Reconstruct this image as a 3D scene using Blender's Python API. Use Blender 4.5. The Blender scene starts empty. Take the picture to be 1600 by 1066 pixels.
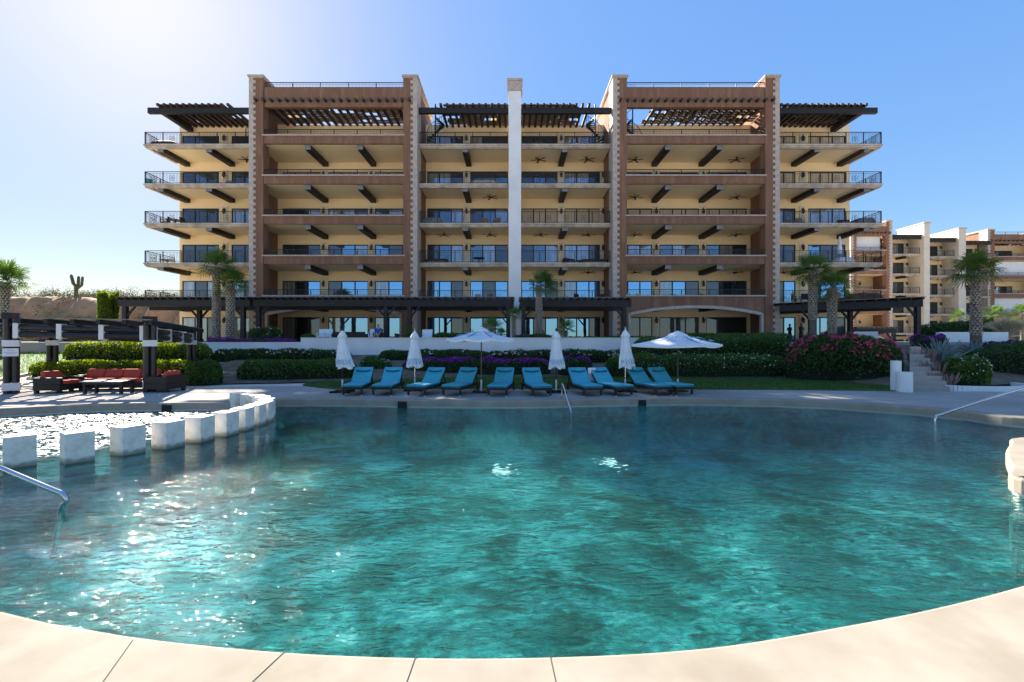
import bpy, bmesh, math, random
import numpy as np
from mathutils import Vector, Matrix, noise
from mathutils.geometry import delaunay_2d_cdt
random.seed(7); RNG = np.random.default_rng(7)
sc = bpy.context.scene
COL = sc.collection
PI = math.pi
def R(d): return math.radians(d)
CAMH = 1.8; FPX = 711.0; HOR = 533.0
def PX(px, Y): return (px-800.0)/FPX*Y
def PZ(py, Y): return CAMH + (HOR-py)/FPX*Y
def YG(py, z=0.0): return FPX*(CAMH-z)/(py-HOR)

# ------------------------------------------------------------------ materials
def nt(name):
    m = bpy.data.materials.new(name); m.use_nodes = True
    t = m.node_tree; t.nodes.clear()
    out = t.nodes.new('ShaderNodeOutputMaterial')
    return m, t, out
def N(t, typ, **kw):
    n = t.nodes.new(typ)
    for k, v in kw.items():
        if k.startswith('_'): setattr(n, k[1:], v)
        else: n.inputs[k.replace('_', ' ')].default_value = v
    return n
def c4(c): return (c[0], c[1], c[2], 1.0)
def noise_node(t, scale, detail=5, rough=.55, dist=0.0, stretch=None, rot=None):
    tc = t.nodes.new('ShaderNodeTexCoord')
    vec = tc.outputs['Object']
    if stretch or rot:
        mp = t.nodes.new('ShaderNodeMapping')
        if stretch: mp.inputs['Scale'].default_value = stretch
        if rot: mp.inputs['Rotation'].default_value = (0, 0, rot)
        t.links.new(vec, mp.inputs['Vector']); vec = mp.outputs['Vector']
    n = N(t, 'ShaderNodeTexNoise', Scale=scale, Detail=detail, Roughness=rough, Distortion=dist)
    t.links.new(vec, n.inputs['Vector'])
    return n
def ramp(t, fac, stops):
    r = t.nodes.new('ShaderNodeValToRGB')
    el = r.color_ramp.elements
    while len(el) < len(stops): el.new(.5)
    for e, (p, c) in zip(el, stops): e.position = p; e.color = c4(c)
    t.links.new(fac, r.inputs['Fac']); return r
def M(name, c1, c2=None, scale=3.0, rough=.8, bump=0.0, bscale=None, metallic=0.0, spec=.4, lo=.35, hi=.65, stretch=None, c3=None, scale3=.4):
    m, t, out = nt(name)
    b = N(t, 'ShaderNodeBsdfPrincipled', Roughness=rough, Metallic=metallic)
    b.inputs['Specular IOR Level'].default_value = spec
    if c2 is None: b.inputs['Base Color'].default_value = c4(c1)
    else:
        n = noise_node(t, scale, stretch=stretch)
        r = ramp(t, n.outputs['Fac'], [(lo, c1), (hi, c2)])
        src = r.outputs['Color']
        if c3 is not None:
            n3 = noise_node(t, scale3, 4, .6, stretch=stretch)
            r3 = ramp(t, n3.outputs['Fac'], [(.5, (0, 0, 0)), (.68, (1, 1, 1))])
            mx = t.nodes.new('ShaderNodeMixRGB'); mx.inputs['Color2'].default_value = c4(c3)
            t.links.new(r3.outputs['Color'], mx.inputs['Fac']); t.links.new(src, mx.inputs['Color1']); src = mx.outputs['Color']
        t.links.new(src, b.inputs['Base Color'])
    if bump:
        nb = noise_node(t, bscale or scale*6, 4)
        bp = N(t, 'ShaderNodeBump', Strength=bump, Distance=.02)
        t.links.new(nb.outputs['Fac'], bp.inputs['Height']); t.links.new(bp.outputs['Normal'], b.inputs['Normal'])
    t.links.new(b.outputs['BSDF'], out.inputs['Surface'])
    return m
def leafmat(name, c1, c2, c3, trans=.45, scale=2.2, gloss=.12):
    m, t, out = nt(name)
    n = noise_node(t, scale, 6, .7)
    r = ramp(t, n.outputs['Fac'], [(.3, c1), (.52, c2), (.72, c3)])
    d = N(t, 'ShaderNodeBsdfDiffuse'); tr = N(t, 'ShaderNodeBsdfTranslucent'); g = N(t, 'ShaderNodeBsdfGlossy', Roughness=.35)
    t.links.new(r.outputs['Color'], d.inputs['Color'])
    hs = N(t, 'ShaderNodeHueSaturation', Hue=.485, Saturation=1.15, Value=1.5)
    t.links.new(r.outputs['Color'], hs.inputs['Color']); t.links.new(hs.outputs['Color'], tr.inputs['Color'])
    m1 = N(t, 'ShaderNodeMixShader', Fac=trans); t.links.new(d.outputs[0], m1.inputs[1]); t.links.new(tr.outputs[0], m1.inputs[2])
    m2 = N(t, 'ShaderNodeMixShader', Fac=.025); t.links.new(m1.outputs[0], m2.inputs[1]); t.links.new(g.outputs[0], m2.inputs[2])
    t.links.new(m2.outputs[0], out.inputs['Surface'])
    return m
def glassmat(name, base, refl, tint=(1, 1, 1), scale=0.0, base2=None):
    m, t, out = nt(name)
    b = N(t, 'ShaderNodeBsdfPrincipled', Roughness=.5); b.inputs['Base Color'].default_value = c4(base)
    if base2 is not None:      # folds of a curtain behind the glass
        n = noise_node(t, 6.0, 2, .5, stretch=(1, 1, .02))
        r = ramp(t, n.outputs['Fac'], [(.38, base), (.62, base2)])
        t.links.new(r.outputs['Color'], b.inputs['Base Color'])
    g = N(t, 'ShaderNodeBsdfGlossy', Roughness=.015); g.inputs['Color'].default_value = c4(tint)
    nb = noise_node(t, .7, 2); bp = N(t, 'ShaderNodeBump', Strength=.06, Distance=.05)
    t.links.new(nb.outputs['Fac'], bp.inputs['Height']); t.links.new(bp.outputs['Normal'], g.inputs['Normal'])
    mx = N(t, 'ShaderNodeMixShader', Fac=refl)
    t.links.new(b.outputs[0], mx.inputs[1]); t.links.new(g.outputs[0], mx.inputs[2]); t.links.new(mx.outputs[0], out.inputs['Surface'])
    return m
MT = {}
MT['brown'] = M('brown_stucco', (.182, .093, .056), (.222, .117, .072), 1.2, .9, .25, 40, c3=(.265, .148, .092), scale3=1.1, stretch=(2.2,2.2,.35))
MT['pier'] = M('pale_pier', (.58, .51, .41), (.64, .57, .47), 1.0, .9)
MT['cream'] = M('cream_stucco', (.84, .66, .40), (.87, .70, .45), 1.0, .9, .2, 40)
MT['ceiling'] = M('ceiling_stucco', (.86, .70, .45), (.89, .73, .48), .8, .9)
MT['stone'] = M('pale_stone', (.39, .32, .27), (.51, .43, .37), 3.5, .85, .3, 20)
MT['fascia'] = M('weathered_fascia', (.40, .33, .26), (.58, .49, .40), 1.6, .85, .3, 14, c3=(.30, .25, .20), scale3=.9)
MT['white'] = M('white_plaster', (.70, .70, .69), (.78, .78, .77), .8, .85, .15, 30)
MT['wood'] = M('dark_wood', (.010, .009, .010), (.022, .019, .018), 4, .6, .3, 25, stretch=(1, 1, 1))
MT['rafter'] = M('brown_rafter', (.030, .020, .016), (.065, .042, .030), 4, .7, .3, 25)
MT['beamcap'] = M('zinc_cap', (.16, .16, .18), (.24, .24, .26), 6, .5, metallic=.3)
MT['iron'] = M('black_iron', (.008, .008, .010), None, rough=.45)
MT['frame'] = M('black_frame', (.010, .010, .011), None, rough=.4)
MT['lamp_glass'] = M('lamp_glass', (.10, .07, .04), None, rough=.3)
MT['gl_dark'] = glassmat('glass_dark', (.012, .012, .014), .12, (.6,.75,1))
MT['gl_mid'] = glassmat('glass_mid', (.03, .03, .032), .36, (.30, .46, .66))
MT['gl_blue'] = glassmat('glass_blue', (.02, .03, .04), .66, (.26, .46, .70))
MT['gl_curt'] = glassmat('glass_curtain', (.20, .18, .15), .30, (.45, .66, .95), base2=(.36, .33, .28))
MT['gl_low'] = glassmat('glass_low', (.02, .03, .04), .72, (.25, .52, .92))
MT['shut'] = M('beige_shutter', (.52, .41, .29), (.58, .47, .34), 1.5, .85, .4, 8, stretch=(.2,.2,6))
MT['pilaster'] = M('pale_pilaster', (.70, .61, .48), (.76, .68, .56), 2.0, .9)
MT['roof'] = M('roof_slab', (.35, .30, .25), None)
MT['deck'] = M('deck_concrete', (.36, .32, .275), (.42, .375, .325), 1.3, .92, .12, 60, spec=.12, c3=(.32, .28, .24), scale3=.25)
MT['coping'] = M('coping_stone', (.29, .252, .20), (.345, .302, .242), 2.4, .95, .07, 130, spec=.08, c3=(.27, .232, .182), scale3=1.3)
MT['joint'] = M('joint_dark', (.05, .045, .04), None)
MT['tile'] = M('pool_plaster_band', (.55, .56, .56), (.66, .66, .65), 1.5, .5)
MT['soil'] = M('soil', (.11, .075, .05), (.19, .14, .09), 2, .95, .4, 12)
MT['sand'] = M('sandy_ground', (.64, .55, .44), (.72, .63, .52), .3, .95, .4, 6)
MT['cliff'] = M('cliff_sand', (.30, .165, .08), (.45, .275, .15), .5, .95, .9, 2.2, c3=(.20, .15, .075), scale3=.25)
MT['turf'] = M('turf', (.05, .105, .022), (.085, .15, .036), 3, .9, .3, 40)
MT['pathm'] = M('path_concrete', (.50, .43, .35), (.56, .49, .40), 1, .85)
MT['blackpost'] = M('black_log', (.010, .010, .011), (.024, .023, .023), 7, .32, .15, 12)
MT['strap'] = M('white_band', (.62, .61, .60), (.70, .69, .68), 3, .6)
MT['thatch'] = M('weathered_slat', (.22, .16, .115), (.36, .28, .21), 5, .9, .4, 20)
MT['red'] = M('red_cushion', (.42, .058, .035), (.50, .075, .045), 6, .9, .2, 60)
MT['wicker'] = M('dark_wicker', (.012, .009, .008), (.030, .020, .016), 30, .6, .3, 60)
MT['teal'] = M('teal_cushion', (.045, .33, .42), (.06, .38, .46), 5, .85, .15, 60)
MT['tealdark'] = M('teal_piping', (.008, .11, .19), None, rough=.85)
MT['canvas'] = M('white_canvas', (.66, .68, .70), (.74, .75, .76), 3, .85, .15, 12)
MT['logo'] = M('blue_logo', (.22, .42, .55), None, rough=.8)
MT['steel'] = M('steel', (.55, .56, .58), None, rough=.18, metallic=1.0)
MT['darkbase'] = M('dark_base', (.010, .010, .012), None, rough=.5)
MT['stub'] = M('frond_stub', (.30, .26, .21), (.48, .43, .36), 9, .95)
MT['trunk'] = M('palm_trunk', (.07, .055, .042), (.17, .14, .115), 9, .95, .6, 25)
MT['trunksm'] = M('palm_trunk_smooth', (.17, .14, .115), (.27, .23, .19), 3, .9, .3, 12, stretch=(1, 1, 6))
MT['bark'] = M('bark', (.09, .065, .045), (.17, .13, .10), 8, .95, .4, 20)
MT['deadfrond'] = M('dead_frond', (.24, .17, .10), (.34, .26, .16), 5, .9)
MT['palm'] = leafmat('palm_leaf', (.05, .10, .02), (.085, .155, .035), (.14, .21, .05), .4, 1.5)
MT['hedge'] = leafmat('hedge_leaf', (.035, .085, .017), (.07, .14, .028), (.13, .195, .038), .4, 3.0)
MT['hedgedark'] = leafmat('oleander_leaf', (.025, .062, .02), (.05, .105, .03), (.09, .145, .04), .35, 3.0)
MT['lime'] = leafmat('lime_leaf', (.07, .12, .012), (.15, .21, .02), (.24, .27, .03), .5, 3.0)
MT['core'] = M('dark_core', (.012, .018, .008), None, rough=1)
MT['pink'] = M('pink_flower', (.42, .02, .10), (.50, .09, .15), 9, .8)
MT['blush'] = M('blush_flower', (.66, .42, .40), (.72, .60, .56), 9, .8)
MT['whitefl'] = M('white_flower', (.72, .72, .64), None, rough=.8)
MT['purple'] = M('bougainvillea', (.16, .012, .21), (.28, .03, .29), 5, .8)
MT['agave'] = M('agave_leaf', (.10, .17, .17), (.17, .25, .25), 4, .6)
MT['redspike'] = M('mauve_spikes', (.20, .11, .10), (.30, .19, .17), 6, .9)
MT['drygrass'] = M('dry_plume', (.46, .36, .22), (.60, .48, .30), 4, .9)
MT['dry'] = M('dry_twig', (.13, .10, .07), (.24, .19, .12), 2, .95)
MT['scrub'] = M('scrub_leaf', (.10, .11, .05), (.24, .21, .10), 1.5, .95)
MT['cactus'] = M('cactus_skin', (.05, .07, .035), (.09, .10, .05), 3, .9)
MT['greycover'] = M('grey_cover', (.16, .16, .17), (.22, .22, .23), 4, .9)
MT['beigecover'] = M('beige_cover', (.42, .36, .29), (.50, .44, .36), 4, .9)
MT['brownseat'] = M('tan_seat', (.20, .13, .085), (.27, .18, .12), 6, .85)
MT['tubred'] = M('tub_cover', (.07, .030, .025), (.10, .045, .035), 3, .7)
MT['skin'] = M('skin', (.45, .24, .16), None, rough=.6)
MT['hair'] = M('hair', (.06, .035, .02), None)
MT['blueshirt'] = M('blue_shirt', (.02, .09, .42), None, rough=.9)
MT['bronze'] = M('bronze', (.05, .032, .018), (.09, .06, .035), 8, .5, metallic=.4)
MT['niche'] = M('niche_dark', (.012, .014, .016), None)
MT['paper'] = M('sign_white', (.72, .73, .75), None, rough=.6)
MT['ink'] = M('sign_ink', (.12, .13, .16), None)

# ------------------------------------------------------------------ mesh builder
class MB:
    def __init__(s): s.v = []; s.f = []; s.m = []
    def add(s, vs, fs, m=0):
        o = len(s.v); s.v.extend([tuple(p) for p in vs])
        for f in fs: s.f.append(tuple(i+o for i in f)); s.m.append(m)
    def box(s, x0, x1, y0, y1, z0, z1, m=0):
        s.add([(x0,y0,z0),(x1,y0,z0),(x1,y1,z0),(x0,y1,z0),(x0,y0,z1),(x1,y0,z1),(x1,y1,z1),(x0,y1,z1)],
              [(0,3,2,1),(4,5,6,7),(0,1,5,4),(1,2,6,5),(2,3,7,6),(3,0,4,7)], m)
    def bar(s, p, q, w, h, m=0, up=(0,0,1)):
        p = Vector(p); q = Vector(q); d = (q-p).normalized(); u = Vector(up)
        if abs(d.dot(u)) > .98: u = Vector((0,1,0))
        a = d.cross(u).normalized(); b = a.cross(d).normalized(); a *= w/2; b *= h/2
        vs = [p-a-b, p+a-b, p+a+b, p-a+b, q-a-b, q+a-b, q+a+b, q-a+b]
        s.add(vs, [(0,1,2,3),(4,7,6,5),(0,4,5,1),(1,5,6,2),(2,6,7,3),(3,7,4,0)], m)
    def tube(s, pts, rad, n=8, m=0, cap=True):
        pts = [Vector(p) for p in pts]
        if not isinstance(rad, (list, tuple)): rad = [rad]*len(pts)
        vs = []; fs = []; a = None
        for i, p in enumerate(pts):
            d = (pts[min(i+1, len(pts)-1)]-pts[max(i-1, 0)]).normalized()
            if a is None:
                u = Vector((0,0,1)) if abs(d.z) < .95 else Vector((1,0,0)); a = d.cross(u).normalized()
            else: a = (a-d*a.dot(d)).normalized()
            b = d.cross(a)
            for k in range(n):
                t = 2*PI*k/n; vs.append(p+(a*math.cos(t)+b*math.sin(t))*rad[i])
        for i in range(len(pts)-1):
            for k in range(n):
                k2 = (k+1) % n; fs.append((i*n+k, i*n+k2, (i+1)*n+k2, (i+1)*n+k))
        if cap: fs.append(tuple(range(n))[::-1]); fs.append(tuple(range((len(pts)-1)*n, len(pts)*n)))
        s.add(vs, fs, m)
    def lathe(s, c, prof, n=16, m=0):
        vs = []; fs = []
        for r, z in prof:
            for k in range(n):
                t = 2*PI*k/n; vs.append((c[0]+r*math.cos(t), c[1]+r*math.sin(t), c[2]+z))
        L = len(prof)
        for i in range(L-1):
            for k in range(n):
                k2 = (k+1) % n; fs.append((i*n+k, i*n+k2, (i+1)*n+k2, (i+1)*n+k))
        fs.append(tuple(range(n))[::-1]); fs.append(tuple(range((L-1)*n, L*n)))
        s.add(vs, fs, m)
    def prism(s, poly, z0, z1, m=0):
        n = len(poly)
        vs = [(x,y,z0) for x,y in poly]+[(x,y,z1) for x,y in poly]
        s.add(vs, [tuple(range(n))[::-1], tuple(range(n, 2*n))]+[(i,(i+1)%n,n+(i+1)%n,n+i) for i in range(n)], m)
    def prism_y(s, poly, y0, y1, m=0):
        n = len(poly)
        vs = [(x,y0,z) for x,z in poly]+[(x,y1,z) for x,z in poly]
        s.add(vs, [tuple(range(n)), tuple(range(n, 2*n))[::-1]]+[(i,n+i,n+(i+1)%n,(i+1)%n) for i in range(n)], m)
    def prism_x(s, poly, x0, x1, m=0):
        n = len(poly)
        vs = [(x0,y,z) for y,z in poly]+[(x1,y,z) for y,z in poly]
        s.add(vs, [tuple(range(n)), tuple(range(n, 2*n))[::-1]]+[(i,n+i,n+(i+1)%n,(i+1)%n) for i in range(n)], m)
    def build(s, name, mats, parent=None, loc=None, smooth=False, bevel=0.0):
        if not isinstance(mats, (list, tuple)): mats = [mats]
        if parent is not None: o3 = WL[parent.name]
        else: o3 = loc or (0,0,0)
        me = bpy.data.meshes.new(name)
        me.from_pydata([(x-o3[0], y-o3[1], z-o3[2]) for x,y,z in s.v], [], s.f)
        for m in mats: me.materials.append(m)
        me.polygons.foreach_set('material_index', s.m)
        if smooth: me.polygons.foreach_set('use_smooth', [True]*len(s.f))
        me.update()
        bm = bmesh.new(); bm.from_mesh(me); bmesh.ops.recalc_face_normals(bm, faces=bm.faces); bm.to_mesh(me); bm.free()
        return link(name, me, parent, o3, bevel)
WL = {}
def link(name, me, parent, o3, bevel=0.0):
    o = bpy.data.objects.new(name, me); COL.objects.link(o)
    if parent is not None: o.parent = parent
    else: o.location = o3
    WL[o.name] = tuple(o3)
    if bevel:
        b = o.modifiers.new('Bevel', 'BEVEL'); b.width = bevel; b.segments = 2; b.limit_method = 'ANGLE'
    return o
def np_mesh(name, v, quads, mat, parent=None, loc=None):
    o3 = WL[parent.name] if parent is not None else (loc or (0,0,0))
    v = np.asarray(v, dtype=np.float64)-np.array(o3); q = np.asarray(quads, dtype=np.int32)
    me = bpy.data.meshes.new(name)
    k = q.shape[1]
    me.vertices.add(len(v)); me.vertices.foreach_set('co', v.ravel())
    me.loops.add(q.size); me.loops.foreach_set('vertex_index', q.ravel())
    me.polygons.add(len(q)); me.polygons.foreach_set('loop_start', np.arange(0, q.size, k, dtype=np.int32))
    me.materials.append(mat); me.update(calc_edges=True); me.validate()
    return link(name, me, parent, o3)
def tag(o, label=None, cat=None, group=None, kind=None):
    if label: o['label'] = label
    if cat: o['category'] = cat
    if group: o['group'] = group
    if kind: o['kind'] = kind
    return o
def thing(name, loc, label, cat, group=None, rz=0.0):
    o = bpy.data.objects.new(name, None); COL.objects.link(o); o.location = loc; o.rotation_euler = (0,0,rz)
    o.empty_display_size = .2
    WL[o.name] = tuple(loc); return tag(o, label, cat, group)
def struct(o): o['kind'] = 'structure'; return o
def copy_tree(root, loc, rz, label, group):
    def cp(o, par):
        c = o.copy(); COL.objects.link(c)
        if par is not None: c.parent = par
        for ch in KIDS.get(o.name, []): cp(ch, c)
        return c
    r = cp(root, None); r.location = loc; r.rotation_euler = (0,0,rz); r['label'] = label
    if group: r['group'] = group
    return r
KIDS = {}
def index_kids(root):
    def go(o):
        KIDS[o.name] = list(o.children)
        for c in o.children: go(c)
    go(root)

# ------------------------------------------------------------------ camera, light, world
cam = bpy.data.cameras.new('Camera'); co = bpy.data.objects.new('Camera', cam); COL.objects.link(co)
co.location = (0, 0, CAMH); co.rotation_euler = (R(90), 0, 0)
cam.sensor_width = 36; cam.lens = FPX/1600*36; cam.clip_end = 8000; cam.clip_start = .05
sc.camera = co
SKY_KNEE = 1.9
SUN_AZ = R(40); SUN_EL = R(32.4)
sv = Vector((-math.sin(SUN_AZ)*math.cos(SUN_EL), math.cos(SUN_AZ)*math.cos(SUN_EL), math.sin(SUN_EL)))
sl = bpy.data.lights.new('Sun', 'SUN'); so = bpy.data.objects.new('Sun', sl); COL.objects.link(so)
sl.energy = 4.8; sl.angle = R(.5); sl.color = (1, .93, .82)
so.rotation_euler = (-sv).to_track_quat('-Z', 'Y').to_euler(); so.location = (-60, 70, 60)
w = bpy.data.worlds.new('World'); sc.world = w; w.use_nodes = True
wt = w.node_tree; wt.nodes.clear()
wo = wt.nodes.new('ShaderNodeOutputWorld'); wb = wt.nodes.new('ShaderNodeBackground'); ws = wt.nodes.new('ShaderNodeTexSky')
ws.sky_type = 'NISHITA'; ws.sun_disc = False; ws.sun_elevation = SUN_EL; ws.sun_rotation = -SUN_AZ
ws.air_density = 1.0; ws.dust_density = .42; ws.ozone_density = 2.0; ws.altitude = 0
wb.inputs['Strength'].default_value = .135
def wm(op, a, b=None):      # soft shoulder on the sky's brightness, as a camera's tone curve has
    n = wt.nodes.new('ShaderNodeMath'); n.operation = op
    for i, q in enumerate((a, b)):
        if q is None: continue
        if isinstance(q, (int, float)): n.inputs[i].default_value = q
        else: wt.links.new(q, n.inputs[i])
    return n.outputs[0]
sepc = wt.nodes.new('ShaderNodeSeparateColor'); wt.links.new(ws.outputs[0], sepc.inputs[0])
mx_ = wm('MAXIMUM', wm('MAXIMUM', sepc.outputs[0], sepc.outputs[1]), sepc.outputs[2])
den = wm('POWER', wm('ADD', wm('POWER', wm('DIVIDE', mx_, SKY_KNEE), 3.0), 1.0), .300)
k2 = wt.nodes.new('ShaderNodeVectorMath'); k2.operation = 'DIVIDE'
cb = wt.nodes.new('ShaderNodeCombineXYZ')
for i in range(3): wt.links.new(den, cb.inputs[i])
wt.links.new(ws.outputs[0], k2.inputs[0]); wt.links.new(cb.outputs[0], k2.inputs[1])
hs_ = wt.nodes.new('ShaderNodeHueSaturation'); hs_.inputs['Saturation'].default_value = 1.2; hs_.inputs['Hue'].default_value = .503
wt.links.new(k2.outputs[0], hs_.inputs['Color']); wt.links.new(hs_.outputs[0], wb.inputs[0]); wt.links.new(wb.outputs[0], wo.inputs[0])
sc.view_settings.view_transform = 'Standard'; sc.view_settings.look = 'None'
sc.view_settings.exposure = 1.85; sc.view_settings.gamma = 1.0
# ------------------------------------------------------------------ the apartment buildings
FH = 3.49
def floors(dz): return [1.72+dz+FH*k for k in range(7)]
def quoin(mb, x, side, yf, z0, z1, depth=.9, wd=.35):
    """Pale toothed corner stones. x = outer corner, side = +1 when the pier lies to the right of it."""
    xa, xb = sorted((x-side*.03, x+side*wd))
    mb.box(xa, xb, yf-.03, yf+depth, z0, z1)
    z = z0+.1; h = .265
    while z+h < z1:
        xa, xb = sorted((x+side*wd, x+side*(wd+.2)))
        mb.box(xa, xb, yf-.03, yf+.2, z, z+h-.012)
        z += 2*h
def railing(mb, p, q, z, h=1.0, step=.125, post=1.55, orn=True):
    p = Vector((p[0], p[1], 0)); q = Vector((q[0], q[1], 0)); L = (q-p).length; d = (q-p)/L
    def at(t, zz): v = p+d*t; return (v.x, v.y, z+zz)
    mb.bar(at(0,h), at(L,h), .06, .05); mb.bar(at(0,.09), at(L,.09), .035, .03); mb.bar(at(0,h-.13), at(L,h-.13), .025, .02)
    n = max(1, round(L/post))
    for i in range(n+1): mb.bar(at(L*i/n,0), at(L*i/n,h), .05, .05)
    k = int(L/step)
    for i in range(1, k):
        mb.bar(at(L*i/k,.1), at(L*i/k,h-.13), .017, .017)
    if orn:
        for i in range(n):
            c = L*(i+.5)/n
            for s in (-1, 1):
                for (oz, r) in ((.36, .12), (.60, .12)):
                    pts = [at(c+s*.13+r*math.cos(a), oz+r*math.sin(a)) for a in [2*PI*j/8 for j in range(9)]]
                    for a, b in zip(pts, pts[1:]): mb.bar(a, b, .016, .016)
def window(bld, x0, x1, yw, z0, z1, n, kinds, shade=None):
    mb = MB(); t = .07
    mb.box(x0, x1, yw+.05, yw+.14, z1-t*1.3, z1); mb.box(x0, x1, yw+.05, yw+.14, z0, z0+.06)
    zz0, zz1 = z0+.06, z1-t*1.3
    mb.box(x0, x0+t, yw+.05, yw+.14, zz0, zz1); mb.box(x1-t, x1, yw+.05, yw+.14, zz0, zz1)
    for i in range(1, n):
        x = x0+(x1-x0)*i/n; mb.box(x-.055, x+.055, yw+.06, yw+.13, zz0, zz1)
    fr = mb.build('window', MT['frame'], bld)
    pb = MB(); mats = [MT['gl_dark'], MT['gl_mid'], MT['gl_blue'], MT['gl_curt'], MT['shut'], MT['gl_low']]
    for i in range(n):
        a = x0+t+(x1-x0-2*t)*i/n; b = x0+t+(x1-x0-2*t)*(i+1)/n
        k = kinds[i % len(kinds)]
        pb.box(a, b, yw+.09+.006*(i % 2), yw+.12, zz0, zz1, 'dmbcsh'.index(k))
    pb.build('pane', mats, fr)
def lantern(bld, x, y, z):
    mb = MB(); mb.box(x-.05, x+.05, y-.04, y, z-.12, z+.2); mb.tube([(x,y-.03,z+.15),(x,y-.12,z+.28),(x,y-.2,z+.2)], .018, 5)
    mb.lathe((x,y-.2,z), [(.03,-.36),(.10,-.30),(.10,-.28)], 6); mb.lathe((x,y-.2,z), [(.13,-.02),(.14,.0),(.04,.13),(.015,.2)], 6)
    for k in range(6):
        a = PI/3*k; mb.bar((x+.105*math.cos(a), y-.2+.105*math.sin(a), z-.29), (x+.13*math.cos(a), y-.2+.13*math.sin(a), z-.01), .022, .022)
    mb.lathe((x,y-.2,z), [(.085,-.28),(.11,-.02)], 6, 1)
    mb.build('wall_lantern', [MT['iron'], MT['lamp_glass']], bld)
def fan(bld, x, y, zc, rot):
    mb = MB(); mb.tube([(x,y,zc),(x,y,zc-.28)], .025, 6); mb.lathe((x,y,zc-.42), [(.06,0),(.12,.04),(.12,.12),(.05,.16)], 10)
    for k in range(5):
        a = rot+2*PI*k/5; c, s = math.cos(a), math.sin(a)
        mb.bar((x+c*.1,y+s*.1,zc-.34), (x+c*.75,y+s*.75,zc-.36), .15, .02)
    mb.build('ceiling_fan', MT['wood'], bld)
def beam(bld, x, y0, y1, z, w=.5, h=.4):
    mb = MB(); mb.box(x-w/2, x+w/2, y0+.03, y1, z-h, z-.003)
    o = mb.build('ceiling_beam', MT['wood'], bld)
    mc = MB(); mc.box(x-w/2-.01, x+w/2+.01, y0, y0+.03, z-h-.01, z-.003); mc.build('end_cap', MT['beamcap'], o)
PAT = ['dbb', 'ccd', 'bbd', 'dmc', 'ccc', 'bdb', 'cbb', 'mdd', 'dcb', 'bcc']
def wall_bay(bld, wall, xl, xr, yw, F, wins, lights, pats, th=.3):
    """Back wall of one bay for all floors, with real openings for the windows."""
    for k in range(6):
        z0, z1, zh = F[k], F[k+1]-.2, F[k]+2.38
        if k == 5: z1 = F[6]-.05
        x = xl
        for (a, b) in wins:
            if a > x: wall.box(x, a, yw, yw+th, z0, zh)
            x = b
        if xr > x: wall.box(x, xr, yw, yw+th, z0, zh)
        wall.box(xl, xr, yw, yw+th, zh, z1)
        for j, (a, b) in enumerate(wins):
            n = 3 if b-a > 2.4 else 2
            window(bld, a, b, yw, z0, zh, n, pats(k, j))
        for x in lights:
            if any(a-.05 < x < b+.05 for a, b in wins): continue
            pm = MB(); pm.box(x-.25, x+.25, yw-.06, yw-.001, z0+.001, zh+.1); pm.box(x-.31, x+.31, yw-.09, yw-.001, zh+.101, zh+.2); pm.build('pilaster', MT['pilaster'], bld)
            lantern(bld, x, yw-.06, z0+2.15)
def slab_bay(bld, xl, xr, yf, yw, F, beams, fans, rails=(0, 0), rail_step=.125, ret=3.6, orn=True, bays_y=None, mould=True):
    """Projecting balcony slabs with stone fascia and iron railing."""
    for k in range(1, 6):
        z = F[k]; mb = MB()
        eL, eR = rails
        mb.box(xl+.02, xr-.02, yf+.08, yw, z-.2, z, 1)
        for (dz0, dz1, out) in ((-.12, .02, .0), (-.26, -.125, .06), (-.34, -.265, .14)):
            mb.box(xl+(out if eL else 0), xr-(out if eR else 0), yf+out, yf+out+.22, z+dz0, z+dz1)
            if eL: mb.box(xl+out, xl+out+.22, yf+out+.221, yw+.3, z+dz0, z+dz1)
            if eR: mb.box(xr-out-.22, xr-out, yf+out+.221, yw+.3, z+dz0, z+dz1)
        sl_ = mb.build('balcony', [MT['fascia'], MT['ceiling']], bld)
        r = MB(); railing(r, (xl+.08, yf+.1), (xr-.08, yf+.1), z+.02, 1.05, rail_step, orn=orn)
        if eL: railing(r, (xl+.08, yf+.15), (xl+.08, yf+ret), z+.02, 1.05, rail_step, orn=orn)
        if eR: railing(r, (xr-.08, yf+.15), (xr-.08, yf+ret), z+.02, 1.05, rail_step, orn=orn)
        r.build('railing', MT['iron'], sl_)
        for x in beams: beam(bld, x, yf+.28, yw, z-.2)
    for (x, k) in fans: fan(bld, x, (yf+yw)/2+.3, F[k]-.2, x*1.7+k)
def roof_pergola(bld, xl, xr, yf, yw, ztop, n, endbar=0, ext=0.0, slat=.42, mat='rafter', gap=None):
    mb = MB(); mb.box(xl-(ext if endbar < 0 else 0), xr+(ext if endbar > 0 else 0), yf, yf+.3, ztop-.62, ztop-.14)
    o = mb.build('roof_pergola', MT['wood'], bld)
    for i in range(n):
        x = xl+(xr-xl)*(i+.5)/n; b = MB()
        if gap and gap[0] < x < gap[1]: continue
        b.box(x-.1, x+.1, yf-.35, yw, ztop-.135, ztop+.07); b.build('rafter', MT[mat], o)
    if endbar:
        x = xl+.35 if endbar < 0 else xr-.35
        b = MB(); b.box(x-.2, x+.2, yf+.3, yw+.1, ztop-.62, ztop-.14); b.build('side_beam', MT['wood'], o)
    s = MB(); y = yf-.1; rr = random.Random(int(xl*10))
    while y < yw-.1:
        x = xl
        while x < xr:
            L = rr.uniform(.5, 2.2)
            if rr.random() < .985 and not (gap and x+L > gap[0]-.1 and x < gap[1]): s.box(x, min(x+L, xr), y, y+slat*rr.uniform(.88, .99), ztop+.075, ztop+.105)
            x += L+.02
        y += slat
    s.build('slat_cover', MT['thatch'], o)
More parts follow.
